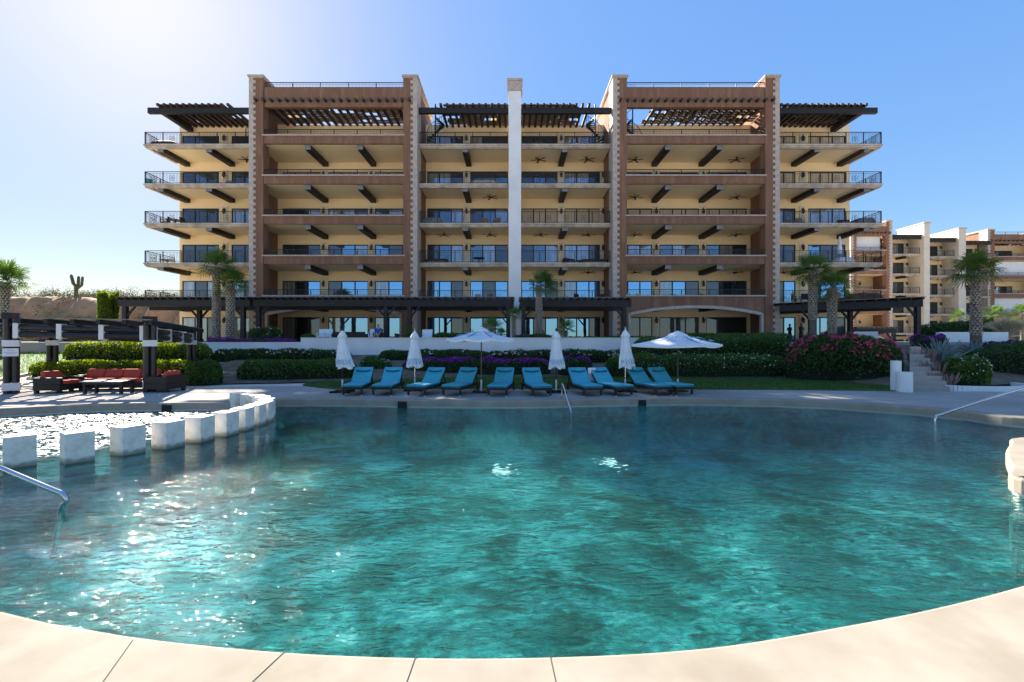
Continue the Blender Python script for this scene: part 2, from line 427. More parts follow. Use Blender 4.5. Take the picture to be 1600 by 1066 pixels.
def tower(bld, xl, xr, yt, yw, F, wins, lights, beams, fans, pats, pw=1.2, gap=None, arch=True, ql=True, qr=True, nv=21, shade_floors=(), rail_step=.125):
    T = MB(); S = 1
    ztop = F[5]+5.46; zo = F[5]+3.0; zp = F[5]+4.72
    T.box(xl+.002, xl+pw, yt, yt+.9, F[0]-1.5, ztop); T.box(xr-pw, xr-.002, yt, yt+.9, F[0]-1.5, ztop)
    T.box(xl+.05, xl+.25, yt+.9, yw+3.0, F[0], ztop-.3); T.box(xr-.25, xr-.05, yt+.9, yw+3.0, F[0], ztop-.3)
    T.box(xl+pw, xr-pw, yt+.12, yt+.5, zo, zp)
    for k in range(1, 6):
        if k > 1 or not arch: T.box(xl+pw, xr-pw, yt+.08, yt+.32, F[k]-.2, F[k]+.46)
    if arch:
        a, b = xl+pw, xr-pw; n = 32; pts = []
        for i in range(n+1):
            t = -1+2*i/n; pts.append((a+.28+(b-a-.56)*(i/n), F[0]+2.36+.62*(1-t*t)))
        z1 = F[1]+.46
        for (x0, h0), (x1, h1) in zip(pts, pts[1:]):
            T.add([(x0,yt+.08,h0),(x1,yt+.08,h1),(x1,yt+.08,z1),(x0,yt+.08,z1),(x0,yt+.32,h0),(x1,yt+.32,h1),(x1,yt+.32,z1),(x0,yt+.32,z1)],
                  [(0,1,2,3),(4,7,6,5),(0,4,5,1),(2,6,7,3)])
        T.box(a, a+.28, yt+.08, yt+.32, F[0], z1); T.box(b-.28, b, yt+.08, yt+.32, F[0], z1)
    t = T.build('brown_tower', MT['brown'], bld)
    for k in range(1, 6):
        c = MB(); c.box(xl+pw-.12, xr-pw+.12, yt-.02, yt+.40, F[k]+.465, F[k]+.58); c.build('parapet_trim', MT['stone'], t)
        m = MB(); m.box(xl+.25, xr-.25, yt+.33, yw, F[k]-.2, F[k]); m.build('balcony_floor', MT['ceiling'], t)
        r = MB(); railing(r, (xl+pw, yt+.2), (xr-pw, yt+.2), F[k]+.58, .5, rail_step, 2.2, orn=False); r.build('railing', MT['iron'], t)
        for x in beams: beam(bld, x, yt+.34, yw, F[k]-.2)
    r = MB(); railing(r, (xl+pw, yt+.3), (xr-pw, yt+.3), zp+.01, .5, rail_step, 2.4, orn=False); r.build('railing', MT['iron'], t)
    if arch:
        q = MB()
        for (x0, h0), (x1, h1) in zip(pts, pts[1:]):
            q.add([(x0,yt+.02,h0-.05),(x1,yt+.02,h1-.05),(x1,yt+.02,h1+.2),(x0,yt+.02,h0+.2),(x0,yt+.36,h0-.05),(x1,yt+.36,h1-.05),(x1,yt+.36,h1+.2),(x0,yt+.36,h0+.2)],
                  [(0,1,2,3),(4,7,6,5),(0,4,5,1),(2,6,7,3)])
        q.box(a+.14, a+.33, yt+.02, yt+.36, F[0], F[0]+2.5); q.box(b-.33, b-.14, yt+.02, yt+.36, F[0], F[0]+2.5)
        q.build('stone_arch', MT['stone'], t)
    for (x, side, on) in ((xl, 1, ql), (xr, -1, qr)):
        if on:
            q = MB(); quoin(q, x, side, yt, F[0]-1.5, ztop-.002, 1.6); q.build('quoin', MT['stone'], t)
        c = MB(); xa, xb = (x-.12, x+pw+.1) if side > 0 else (x-pw-.1, x+.12)
        c.box(xa+.06, xb-.06, yt-.07, yw+3.1, ztop+.001, ztop+.1); c.box(xa, xb, yt-.14, yw+3.2, ztop+.101, ztop+.24); c.build('pier_cap', MT['stone'], t)
    for i in range(nv):
        x = xl+pw*.5+(xr-xl-pw)*i/(nv-1); v = MB(); inside = xl+pw < x < xr-pw
        v.tube([(x,yt-.28,zo+.5),(x,yt+.1,zo+.5)], .13, 8); v.build('joist_end', MT['rafter'], t)
        if inside and not (gap and gap[0] < x < gap[1]):
            v = MB(); v.box(x-.1, x+.1, yt+.5, yw, zo+.30, zo+.5); v.build('rafter', MT['rafter'], t)
    s = MB(); y = yt+.55; rr = random.Random(int(xl*7))
    while y < yw-.1:
        x = xl+.3
        while x < xr-.3:
            L = rr.uniform(.4, 1.6)
            if rr.random() < .9 and not (gap and x+L > gap[0] and x < gap[1]): s.box(x, min(x+L, xr-.3), y, y+.4*rr.uniform(.78, 1.0), zo+.505, zo+.54)
            x += L+.02
        y += .42
    s.build('slat_cover', MT['thatch'], t)
    for k in shade_floors:
        m = MB(); m.box(xl+pw+.3, xr-pw-.3, yt+1.0, yt+1.04, F[k]+.3, F[k]+3.2); m.build('white_shade', MT['canvas'], bld)
    wall = WALLS[bld.name]
    wall_bay(bld, wall, xl+.25, xr-.25, yw, F, wins, lights, pats)
    for (x, k) in fans: fan(bld, x, (yt+yw)/2+.6, F[k]-.2, x*1.3+k)
def spiral(bld, x, y, z0, h, turn, start):
    mb = MB(); mb.tube([(x,y,z0),(x,y,z0+h+1.1)], .06, 8); n = 17
    for i in range(n):
        a = start+turn*i/n; b = a+abs(turn)/turn*.30; z = z0+h*(i+1)/n
        mb.prism([(x+.05*math.cos(a),y+.05*math.sin(a)),(x+.85*math.cos(a),y+.85*math.sin(a)),(x+.85*math.cos(b),y+.85*math.sin(b)),(x+.05*math.cos(b),y+.05*math.sin(b))], z-.05, z)
        mb.bar((x+.82*math.cos(a),y+.82*math.sin(a),z), (x+.82*math.cos(a),y+.82*math.sin(a),z+.95), .025, .025)
    pts = [(x+.82*math.cos(start+turn*i/n), y+.82*math.sin(start+turn*i/n), z0+h*(i+1)/n+.95) for i in range(n+2)]
    mb.tube(pts, .028, 5)
    mb.build('spiral_stair', MT['iron'], bld)
WALLS = {}
YT, YF, YW = 39.5, 40.1, 43.8
F = floors(0)
BL = thing('apartment_building', (0, 44, 1.72), 'large cream and brown apartment building with two tall brown towers behind the pool', 'building')
wall = WALLS[BL.name] = MB()
rp = random.Random(3)
def pats_main(bay):
    low = ['hhd', 'chh', 'hdh', 'chd', 'dhh']; mid = ['dbc', 'ccd', 'ccc', 'dmc', 'mcd']; high = ['mdd', 'cdd', 'dmd', 'ccd', 'ddm']
    def f(k, j):
        if (bay, k) in (('mr',3),('rt',3),('rt',5),('rw',4),('rw',5),('lt',5),('lt',4)): return 'sss'
        if bay == 'rt' and k == 0: return 'ddd'
        if bay == 'lw': return rp.choice(['ddm', 'dmd', 'ccd', 'ddd'] if k > 1 else ['ccd', 'cdc'])
        return rp.choice(low if k < 2 else (mid+['bdd','cbd'] if k == 2 else (mid if k == 3 else high)))
    return f
# wing on the sunny end
wall_bay(BL, wall, -32.0, -22.75, YW, F, [(-31.75,-28.2),(-27.0,-23.3)], [-27.6], pats_main('lw'))
slab_bay(BL, -32.5, -22.78, YF, YW, F, [-31.2,-26.9], [(-24.6,5),(-29.9,2)], (1,0))
roof_pergola(BL, -31.2, -22.85, YF-.1, YW, F[5]+3.3, 15, -1, .85, gap=(-24.6,-22.8))
tower(BL, -22.8, -8.25, YT, YW, F, [(-22.1,-18.45),(-17.7,-13.85),(-13.2,-9.2)], [-18.08,-13.5], [-17.9,-13.3], [(-20.6,1)], pats_main('lt'))
wall_bay(BL, wall, -8.3, .3, YW, F, [(-8.15,-4.7),(-4.03,-.4)], [-4.37,-8.0], pats_main('ml'))
slab_bay(BL, -8.2, -.3, YF, YW, F, [-4.15], [(-2.0,4),(-2.0,3),(-6.3,3)])
roof_pergola(BL, -8.2, -.32, YF-.1, YW, F[5]+3.3, 14, gap=(-8.2,-6.3))
wall_bay(BL, wall, .3, 8.85, YW, F, [(.9,4.4),(5.05,8.6)], [4.72,8.72], pats_main('mr'))
slab_bay(BL, .8, 8.72, YF, YW, F, [4.7], [(2.5,5),(7.0,5),(2.6,3),(7.0,3),(7.1,2)])
roof_pergola(BL, .82, 8.72, YF-.1, YW, F[5]+3.3, 14, gap=(6.9,8.72))
tower(BL, 8.78, 23.2, YT, YW, F, [(10.0,13.5),(14.2,18.0),(18.7,22.6)], [13.85,18.35], [13.67,18.2], [(11.4,5),(11.4,4),(11.4,3),(11.4,2),(20.8,5),(20.8,4),(20.8,3),(20.8,2)], pats_main('rt'), gap=(9.0,12.2))
wall_bay(BL, wall, 23.15, 32.5, YW, F, [(24.0,27.3),(28.5,32.1)], [27.9], pats_main('rw'))
slab_bay(BL, 23.18, 32.7, YF, YW, F, [27.1,31.5], [(25.2,2)], (0,1))
roof_pergola(BL, 23.25, 31.2, YF-.1, YW, F[5]+3.3, 15, 1, .95)
# body behind the balcony walls
wall.box(-32.0, 32.5, YW+.301, 56, 0, F[6]-.1); wall.box(-31.8, 32.3, YW+.35, 55.8, F[6]-.099, F[6]+.12)
for (a, b) in ((-31.4,-29.8), (-1.9,1.9), (30.6,32.2)):
    wall.box(a, b, 46, 48.5, F[6]+.121, F[6]+1.6); wall.box(a-.2, b+.2, 45.8, 48.7, F[6]+1.601, F[6]+1.75)
wall.build('wall', MT['cream'], BL)
p = MB(); p.box(-.29, .79, 39.55, 40.6, 0, 24.3); pil = p.build('white_pillar', MT['white'], BL, bevel=.02)
p = MB(); p.box(-.36, .86, 39.48, 40.67, 24.301, 24.4); p.box(-.43, .93, 39.41, 40.74, 24.401, 24.6); p.box(-.40,.90,39.44,40.71,23.55,24.3); p.build('pillar_cap', MT['stone'], pil)
w_ = MB(); w_.box(-.1, .6, 40.6, YW, 1.72, F[6]); w_.build('party_wall', MT['cream'], BL)
spiral(BL, -7.1, 42.2, F[5], 3.5, 5.2, 2.6); spiral(BL, 7.7, 42.2, F[5], 3.5, -5.2, .5); spiral(BL, 11.3, 42.6, F[5], 3.5, -5.2, .5); spiral(BL, -23.9, 42.4, F[5], 3.5, 5.2, 2.6)

# second building, further off on the right, stepping back bay by bay
F2 = floors(-2.0)
B2 = thing('apartment_building', (76, 86, -.28), 'farther cream and brown apartment building stepping back beyond the palms at the right', 'building')
wall = WALLS[B2.name] = MB()
def pats2(k, j): return rp.choice(['dd', 'dm', 'md', 'cd'])
tower(B2, 59.2, 66.4, 79.5, 83.4, F2, [(60.6,63.0)], [63.6], [], [], pats2, pw=1.0, nv=10, shade_floors=(5,), rail_step=.3)
def bay2(xl, xr, yf, pier, px1):
    yw = yf+2.6
    wall_bay(B2, wall, xl-.3, xr+.3, yw, F2, [(xr-2.7,xr-.7)], [xr-.3], pats2)
    slab_bay(B2, xl, xr, yf, yw, F2, [xl+3.2], [(xr-1.6,5),(xr-1.6,4)], (0,0), .3, orn=False)
    roof_pergola(B2, xl, xr, yf-.2, yw, F2[5]+3.2, 9, slat=.5)
    if pier:
        m = MB(); m.box(xr, px1, yf-.7, yw+2.2, -3, pier); q = m.build('cream_pier', MT['pier'], B2)
        m = MB(); m.box(xr-.12, px1+.12, yf-.82, yw+2.4, pier+.001, pier+.2); m.build('pier_cap', MT['stone'], q)
bay2(66.8, 72.0, 80.2, 22.4, 73.0); bay2(73.3, 80.4, 82.6, 22.0, 81.7); bay2(82.0, 89.4, 85.0, 0, 0)
tower(B2, 89.5, 101.5, 85.6, 89.6, F2, [(91.5,94.5),(95.2,98.5)], [94.9], [], [], pats2, pw=1.3, nv=14, shade_floors=(4,2), rail_step=.3)
wall.box(59.4, 66.4, 83.701, 96, -3, F2[6]); wall.box(66.5, 73.2, 83.2, 96, -3, F2[6]); wall.box(73.3, 81.9, 85.6, 96, -3, F2[6]); wall.box(82.0, 89.4, 88.0, 98, -3, F2[6]); wall.box(89.6, 102, 89.95, 98, -3, F2[6]+.3)
wall.build('wall', MT['cream'], B2)
# ------------------------------------------------------------------ pool, deck, ground
def cr(pts, n, closed=True):
    out = []; m = len(pts)
    for i in range(m if closed else m-1):
        p0, p1, p2, p3 = [Vector(pts[(i+k) % m]) if closed else Vector(pts[min(max(i+k,0),m-1)]) for k in (-1,0,1,2)]
        for j in range(n):
            t = j/n; out.append(.5*((2*p1)+(-p0+p2)*t+(2*p0-5*p1+4*p2-p3)*t*t+(-p0+3*p1-3*p2+p3)*t**3))
    if not closed: out.append(Vector(pts[-1]))
    return [tuple(v) for v in out]
def GP(px, py): y = YG(py, .03); return (PX(px, y), y)
KEY = [GP(0,955), GP(140,984), GP(262,1002), GP(442,1019), GP(620,1027), GP(800,1028), GP(1000,1021), GP(1150,1007), GP(1300,982), GP(1450,953), GP(1600,915),
       (5.1,3.8),(6.8,4.05),(8.6,4.0),(9.6,4.35),(9.0,4.95),(7.6,5.35),GP(1597,748),GP(1583,728),GP(1574,706),GP(1582,692),(9.3,8.35),(11.0,8.6),(13.0,8.5),(14.6,8.9),(14.4,9.8),
       GP(1600,653), GP(1500,642), GP(1380,632.5), GP(1250,625.5), GP(1080,622), GP(940,623.5), GP(800,626), GP(650,625), GP(540,623.5), GP(430,623.5),
       GP(359,628.5), GP(259,629.5), GP(130,632), GP(0,638), (-16.0,11.4),(-16.6,9.6),(-15.0,7.6),(-12.0,5.9),(-9.0,4.7),(-6.2,3.85)]
POOL = cr(KEY, 8)
def offset(poly, d):
    n = len(poly); out = []
    for i in range(n):
        a = Vector(poly[i-1]); b = Vector(poly[(i+1) % n]); t = (b-a).normalized()
        out.append((poly[i][0]+t.y*d, poly[i][1]-t.x*d))
    return out
def inside(p, poly):
    x, y = p; c = False; n = len(poly)
    for i in range(n):
        x1, y1 = poly[i]; x2, y2 = poly[i-1]
        if (y1 > y) != (y2 > y) and x < (x2-x1)*(y-y1)/(y2-y1)+x1: c = not c
    return c
def sheet(name, outer, holes, z, mat, thick=0):
    vs = [Vector(p) for p in outer]; ed = [(i, (i+1) % len(outer)) for i in range(len(outer))]
    for h in holes:
        o = len(vs); vs += [Vector(p) for p in h]; ed += [(o+i, o+(i+1) % len(h)) for i in range(len(h))]
    V, E, Fc, *_ = delaunay_2d_cdt(vs, ed, [], 0, 1e-6)
    m = MB(); keep = []
    for f in Fc:
        c = sum((V[i] for i in f), Vector((0,0)))/len(f)
        if inside(c, outer) and not any(inside(c, h) for h in holes): keep.append(tuple(f))
    m.add([(v.x, v.y, z) for v in V], keep)
    o = struct(m.build(name, mat)); me = o.data
    if me.polygons[0].normal.z < 0: me.flip_normals()
    return o
WZ = -.20
area = sum(POOL[i-1][0]*POOL[i][1]-POOL[i][0]*POOL[i-1][1] for i in range(len(POOL)))
OUTD = 1 if area > 0 else -1
POOL_IN = offset(POOL, -.02*OUTD)
CW = .85
def near(p): return p[1] < 6.5 and p[0] < 5
off_pts = []
for i, p in enumerate(POOL):
    a = Vector(POOL[i-1]); b = Vector(POOL[(i+1) % len(POOL)]); t = (b-a).normalized()
    f = min(1, max(0, (7-p[1])/3)); d = (.34+.5*f)*OUTD
    off_pts.append((p[0]+t.y*d, p[1]-t.x*d))
BIG = [(-3000,-3000),(3000,-3000),(3000,4000),(-3000,4000)]
HOLE = offset(POOL, .015*OUTD)
sheet('ground', BIG, [offset(POOL, .10*OUTD)], -.03, MT['sand'])
DECK_OUT = [(-30,-6),(30,-6),(30,16.3),(22,16.6)]+[(PX(x,y),y) for x,y in ((1480,16.2),(1415,16.3),(1300,16.6),(1080,16.9),(800,17.0),(520,17.0))]+[(-7.6,17.6),(-8.6,18.3),(-10.2,18.2),(-11.6,17.6),(-12.6,17.7),(-22,17.7),(-30,17.5)]
sheet('pool_deck', DECK_OUT, [offset(POOL, .05*OUTD)], 0.0, MT['deck'])
# coping: cut stones following the rim
cop = MB(); L = 0.0; n = len(POOL); marks = []; seg = .77
i = 0; start = 0
def strip(a_idx):
    top, bot = .03, -.165
    rim = [(0,-.005),(.012,.0),(.035,0.0)]
    for i0, i1 in zip(a_idx, a_idx[1:]):
        A, B = POOL_IN[i0 % n], POOL_IN[i1 % n]; C, D = off_pts[i1 % n], off_pts[i0 % n]
        def lp(P, Q, d): v = Vector(Q)-Vector(P); v = v.normalized()*d; return (P[0]+v.x, P[1]+v.y)
        prof = [(0,bot),(0,top-.035),(.005,top-.018),(.016,top-.006),(.035,top)]
        vs = [(*lp(A,D,d),z) for d, z in prof]+[(*D,top)]+[(*lp(B,C,d),z) for d, z in prof]+[(*C,top)]
        cop.add(vs, [(k,6+k,7+k,k+1) for k in range(5)])
    for i0, sgn in ((a_idx[0],0),(a_idx[-1],1)):
        A, D = POOL_IN[i0 % n], off_pts[i0 % n]
        cop.add([(*A,top),(*D,top),(*D,bot),(*A,bot)], [(0,1,2,3)])
    for i0, i1 in zip(a_idx, a_idx[1:]):
        C, D = off_pts[i1 % n], off_pts[i0 % n]
        cop.add([(*C,top),(*D,top),(*D,-.02),(*C,-.02)], [(0,1,2,3)], 1)
strip(list(range(0, n+1)))
cp_ = struct(cop.build('pool_coping', [MT['coping'], MT['joint']]))
jt = MB(); acc = 0.0
ND = [GP(205,1004), GP(445,1018.5), GP(649,1027.5), GP(860,1027.5)]
NE = [GP(165,1060), GP(405,1056), GP(639,1056), GP(866,1055)]
for a, b in zip(ND, NE):
    a = Vector((*a,.0315)); b = Vector((*b,.0315)); d = (b-a).normalized()
    a = a - d*.02; b = a + d*.80
    jt.bar(a, b, .0035, .004)
jo = jt.build('joint', MT['joint'], cp_)
g = MB()     # dark joint between coping and deck on the near side
pts = [(*off_pts[i],.006) for i in range(n) if off_pts[i][1] < 6 and -6 < off_pts[i][0] < 5]
ptf = [i for i in range(n) if off_pts[i][1] > 8.8]
for i in ptf:
    j = (i+1) % n
    if j in ptf: g.bar((*off_pts[i],.012), (*off_pts[j],.012), .05, .03)
for i in range(n):
    if off_pts[i][1] < 5 and .5 < off_pts[i][0] < 6: g.bar((*off_pts[i],.024), (*off_pts[(i+1) % n],.024), .014, .016)
if g.v: g.build('joint', MT['joint'], cp_)
sk = MB()
for px, wpx in ((629,14),(1003,12),(262,14)):
    y = min((abs(PX(px,p[1])-p[0]), p[1]) for p in POOL if p[1] > 10)[1]
    sk.box(PX(px,y)-wpx*y/FPX/2, PX(px,y)+wpx*y/FPX/2, y-.06, y-.03, WZ, -.02)
sk.build('skimmer_opening', MT['niche'], cp_)
# basin
FLO = -1.35
m, t, out = nt('pool_floor')
n1 = noise_node(t, .55, 6, .62, 1.2, rot=.2); n2 = noise_node(t, 2.3, 9, .74, 1.6, stretch=(1,1.7,1), rot=-.3)
ad = t.nodes.new('ShaderNodeMath'); ad.operation = 'ADD'
ml = t.nodes.new('ShaderNodeMath'); ml.operation = 'MULTIPLY'; ml.inputs[1].default_value = .8
t.links.new(n2.outputs['Fac'], ml.inputs[0]); sb = t.nodes.new('ShaderNodeMath'); sb.operation='SUBTRACT'; sb.inputs[1].default_value=.09; t.links.new(n1.outputs['Fac'], sb.inputs[0]); t.links.new(sb.outputs[0], ad.inputs[0]); t.links.new(ml.outputs[0], ad.inputs[1])
rr_ = ramp(t, ad.outputs[0], [(.68, (.012, .065, .040)), (.76, (.028, .18, .135)), (.84, (.055, .40, .34)), (.94, (.20, .66, .62))])
n7 = noise_node(t, 5.5, 5, .6, .8); n8 = noise_node(t, .42, 3, .5)      # weedy dark specks in drifts
c7 = ramp(t, n7.outputs['Fac'], [(.54,(0,0,0)),(.60,(1,1,1))]); c8 = ramp(t, n8.outputs['Fac'], [(.46,(0,0,0)),(.58,(.75,.75,.75))])
m78 = t.nodes.new('ShaderNodeMath'); m78.operation = 'MULTIPLY'; t.links.new(c7.outputs[0], m78.inputs[0]); t.links.new(c8.outputs[0], m78.inputs[1])
mxf = t.nodes.new('ShaderNodeMixRGB'); mxf.inputs['Color2'].default_value = (.012,.05,.035,1); t.links.new(m78.outputs[0], mxf.inputs['Fac']); t.links.new(rr_.outputs[0], mxf.inputs['Color1'])
b = N(t, 'ShaderNodeBsdfPrincipled', Roughness=.9); t.links.new(mxf.outputs[0], b.inputs['Base Color']); t.links.new(b.outputs[0], out.inputs[0]); MT['poolfloor'] = m
basin = MB()
nv = len(HOLE)
basin.add([(x,y,-.01) for x,y in HOLE]+[(x,y,-.23) for x,y in HOLE], [(i,(i+1)%nv,nv+(i+1)%nv,nv+i) for i in range(nv)], 1)
basin.add([(x,y,-.23) for x,y in HOLE]+[(x,y,FLO-.05) for x,y in HOLE], [(i,(i+1)%nv,nv+(i+1)%nv,nv+i) for i in range(nv)], 0)
struct(basin.build('pool_wall', [MT['poolfloor'], MT['tile']]))
fl = sheet('pool_floor', offset(POOL, .05*OUTD), [], FLO, MT['poolfloor'])
# stepping cubes stand on a low sunken wall that holds the shallow arm of the pool
CUBES = [(31.5,7.35),(121,7.62),(200,8.15),(263,8.62),(312,9.15),(352,9.75),(378,10.3),(398,10.85),(412,11.35),(416,11.9),(411,12.35),(402,12.75),(389,13.05),(373,13.25)]
CP = [(PX(px,y), y) for px, y in CUBES]
ridge = MB(); line = cr([(-10.5,6.2)]+CP+[(-8.7,13.7)], 4, False)
L1 = []; L2 = []
for i, p in enumerate(line):
    a = Vector(line[max(i-1,0)]); b = Vector(line[min(i+1,len(line)-1)]); t_ = (b-a).normalized()
    L1.append((p[0]+t_.y*.42, p[1]-t_.x*.42)); L2.append((p[0]-t_.y*.42, p[1]+t_.x*.42))
for i in range(len(line)-1):
    q = [L1[i], L1[i+1], L2[i+1], L2[i]]
    ridge.add([(*p,FLO) for p in q]+[(*p,-.42) for p in q], [(4,5,6,7),(0,1,5,4),(2,3,7,6)])
struct(ridge.build('pool_wall', MT['poolfloor']))
shal = MB()
SH = [p for p in POOL_IN if p[0] < -8.4 and p[1] > 4.0]
MT['shallow'] = M('shallow_floor', (.16, .24, .23), (.30, .36, .33), 1.5, .9)
struct(sheet('pool_floor', [(-10.5,5.6)]+L2[2:-2]+[(-8.8,14.2),(-17.5,14.2),(-17.5,5.6)], [], -.50, MT['shallow']))
# water
POOLC = (0, 0)      # the shallow arm behind the cubes is choppier
m, t, out = nt('pool_water')
na = noise_node(t, 1.7, 3, .5, .6, stretch=(.75,1.6,1), rot=.22); nb = noise_node(t, 5.5, 3, .55, .8, stretch=(.8,1.9,1), rot=-.15); ncn = noise_node(t, .35, 2)
sm = t.nodes.new('ShaderNodeMath'); sm.operation = 'MULTIPLY_ADD'; sm.inputs[1].default_value = .5
t.links.new(nb.outputs['Fac'], sm.inputs[0]); t.links.new(na.outputs['Fac'], sm.inputs[2])
bp = N(t, 'ShaderNodeBump', Strength=.9)
tcw = t.nodes.new('ShaderNodeTexCoord'); vd = t.nodes.new('ShaderNodeVectorMath'); vd.operation = 'DISTANCE'; vd.inputs[1].default_value = (-12.0-POOLC[0], 10.5-POOLC[1], 0)
mr = t.nodes.new('ShaderNodeMapRange'); mr.interpolation_type = 'SMOOTHSTEP'
for k_, v_ in zip(('From Min','From Max','To Min','To Max'), (7.0, 10.6, .009, .105)): mr.inputs[k_].default_value = v_
t.links.new(tcw.outputs['Object'], vd.inputs[0]); t.links.new(vd.outputs['Value'], mr.inputs['Value']); t.links.new(mr.outputs[0], bp.inputs['Distance'])
t.links.new(sm.outputs[0], bp.inputs['Height'])
gl = N(t, 'ShaderNodeBsdfGlossy', Roughness=.025); rf = N(t, 'ShaderNodeBsdfRefraction', IOR=1.33, Roughness=0.0); tr = N(t, 'ShaderNodeBsdfTransparent')
mk = t.nodes.new('ShaderNodeMapRange'); mk.interpolation_type = 'SMOOTHSTEP'
for k_, v_ in zip(('From Min','From Max','To Min','To Max'), (4.2, 5.3, 1.0, 0.0)): mk.inputs[k_].default_value = v_
t.links.new(vd.outputs['Value'], mk.inputs['Value'])
nr = noise_node(t, 7.0, 4, .6, 1.0, stretch=(1,1.5,1)); rr2 = ramp(t, nr.outputs['Fac'], [(.52,(.0,.0,.0)),(.60,(.36,.36,.36))])
rm = t.nodes.new('ShaderNodeMath'); rm.operation = 'MULTIPLY'; t.links.new(rr2.outputs[0], rm.inputs[0]); t.links.new(mk.outputs[0], rm.inputs[1])
ra = t.nodes.new('ShaderNodeMath'); ra.operation = 'ADD'; ra.inputs[1].default_value = .02; t.links.new(rm.outputs[0], ra.inputs[0]); t.links.new(ra.outputs[0], gl.inputs['Roughness'])
tint = (.72, .97, .97, 1); rf.inputs['Color'].default_value = tint; tr.inputs['Color'].default_value = tint
for s_ in (gl, rf): t.links.new(bp.outputs['Normal'], s_.inputs['Normal'])
fr = N(t, 'ShaderNodeFresnel', IOR=1.33); t.links.new(bp.outputs['Normal'], fr.inputs['Normal'])
m1 = N(t, 'ShaderNodeMixShader', Fac=.42); t.links.new(tr.outputs[0], m1.inputs[1]); t.links.new(rf.outputs[0], m1.inputs[2])
m2 = N(t, 'ShaderNodeMixShader'); t.links.new(fr.outputs[0], m2.inputs[0]); t.links.new(m1.outputs[0], m2.inputs[1]); t.links.new(gl.outputs[0], m2.inputs[2])
t.links.new(m2.outputs[0], out.inputs['Surface']); MT['water'] = m
sheet('pool_water', offset(POOL, .01*OUTD), [], WZ, MT['water'])

MT['sea'] = M('sea_water', (.02,.07,.11), (.03,.10,.15), .05, .15)
sm_ = MB(); sm_.add([(-2900,-2900,-.02),(2900,-2900,-.02),(2900,-130,-.02),(-2900,-130,-.02)], [(0,1,2,3)]); struct(sm_.build('sea', MT['sea']))
# bright ripple reflections above the two return jets, painted as flat pale flecks
MT['ripple_glint'] = M('ripple_glint', (.10,.34,.33), (.26,.48,.47), 9, .5)
for X_, Y_ in ((-.17,6.97),(1.63,7.48)):
    fm = MB(); rf_ = random.Random(int(X_*100))
    for i in range(90):
        a = rf_.uniform(0,2*PI); e = abs(rf_.gauss(0,.42)); x = X_+math.cos(a)*e*.26; y = Y_+math.sin(a)*e*.42; r = rf_.uniform(.008,.03); b0 = rf_.uniform(0,PI)
        fm.add([(x+r*1.6*math.cos(b0+k*PI/3)*rf_.uniform(.7,1.2), y+r*math.sin(b0+k*PI/3)*rf_.uniform(.7,1.2), WZ+.006+.0004*(i % 12)) for k in range(6)], [tuple(range(6))])
    tag(fm.build('ripple_glint', MT['ripple_glint']), kind='stuff')
# lawn, beds, slope, path, terrace
def ribbon(name, A, B, mat):
    mb = MB(); k = len(A); mb.add(A+B, [(i,i+1,k+i+1,k+i) for i in range(k-1)]); return struct(mb.build(name, mat, smooth=True))
LAWN = [(PX(x,y),y) for x,y in ((1400,16.25),(1300,16.55),(1080,16.88),(800,16.98),(520,16.98))]+[(-7.4,17.6),(-8.6,18.6),(-8.8,19.7),(-2,22.7),(8,22.7),(16,22.6),(18,21),(13.7,16.3)]
sheet('lawn', LAWN, [], .012, MT['turf'])
BED = [(-30,20.4),(-8,20.4),(0,22.4),(20,21),(60,19)]
for name, rows, mat in (('planting_bed', [[(-15.6,18.2,.02),(-9.2,19.6,.02),(-2,22.6,.02),(8,22.6,.02),(14,21.8,.02)],[(-15.6,28,.95),(-9.2,28,.95),(-2,28,.95),(8,28,.95),(14,28,.95)]], 'soil'),
                        ('planting_bed', [[(14.001,21.8,.02),(15.1,16.9,.02),(17,17.2,.08),(22,18.5,.15),(40,19,.2)],[(14.001,28,1.5),(17.5,27,1.5),(22,27,1.55),(28,27,1.6),(46,27,1.65)]], 'soil')):
    ribbon(name, rows[0], rows[1], MT[mat])
def zs(y): return max(.004, 1.75*min(1, max(0, (y-17.7)/17)))
ribbon('slope', [(-60,17.7,.001),(-15.7,17.7,.001)], [(-60,35,1.76),(-20,35,1.76)], MT['turf'])
PL = [(-21.2,17.72),(-21.3,19.5),(-22.0,22),(-23.8,25),(-26.6,29),(-30.8,34.5)]; PR = [(-17.2,17.72),(-17.7,19.5),(-19.2,22),(-21.5,25),(-24.5,29),(-28.8,34.5)]
PL2, PR2 = cr(PL, 5, False), cr(PR, 5, False)
ribbon('path', [(x,y,zs(y)+.02) for x,y in PL2], [(x,y,zs(y)+.02) for x,y in PR2], MT['pathm'])
kb = MB()
for a, b in zip(PL2, PL2[1:]): kb.bar((*a,zs(a[1])+.06), (*b,zs(b[1])+.06), .14, .16)
struct(kb.build('path_kerb', MT['white']))
tm = MB(); tm.box(-75, 75, 28.36, 60, -1, 1.72); struct(tm.build('terrace', MT['deck']))
mb = MB(); mb.box(-26, PX(470,28), 28, 28.35, -.2, PZ(536,28)); mb.box(PX(470,28)+.001, 14.2, 28, 28.35, -.2, PZ(529,28))
mb.box(-26, PX(470,28), 27.97, 28.38, PZ(536,28)+.001, PZ(536,28)+.05); mb.box(PX(470,28), 14.2, 27.97, 28.38, PZ(529,28)+.001, PZ(529,28)+.05)
tag(mb.build('retaining_wall', MT['white'], loc=(-6,28,0)), 'long low white retaining wall stepping up once behind the hedges', 'wall')
mb = MB(); mb.box(31, 36, 33, 33.3, 1.7, 2.45); mb.build('garden_wall', MT['white'], loc=(33,33,1.7)); tag(bpy.data.objects['garden_wall'], 'short low white garden wall behind the tall palm at the right', 'wall')
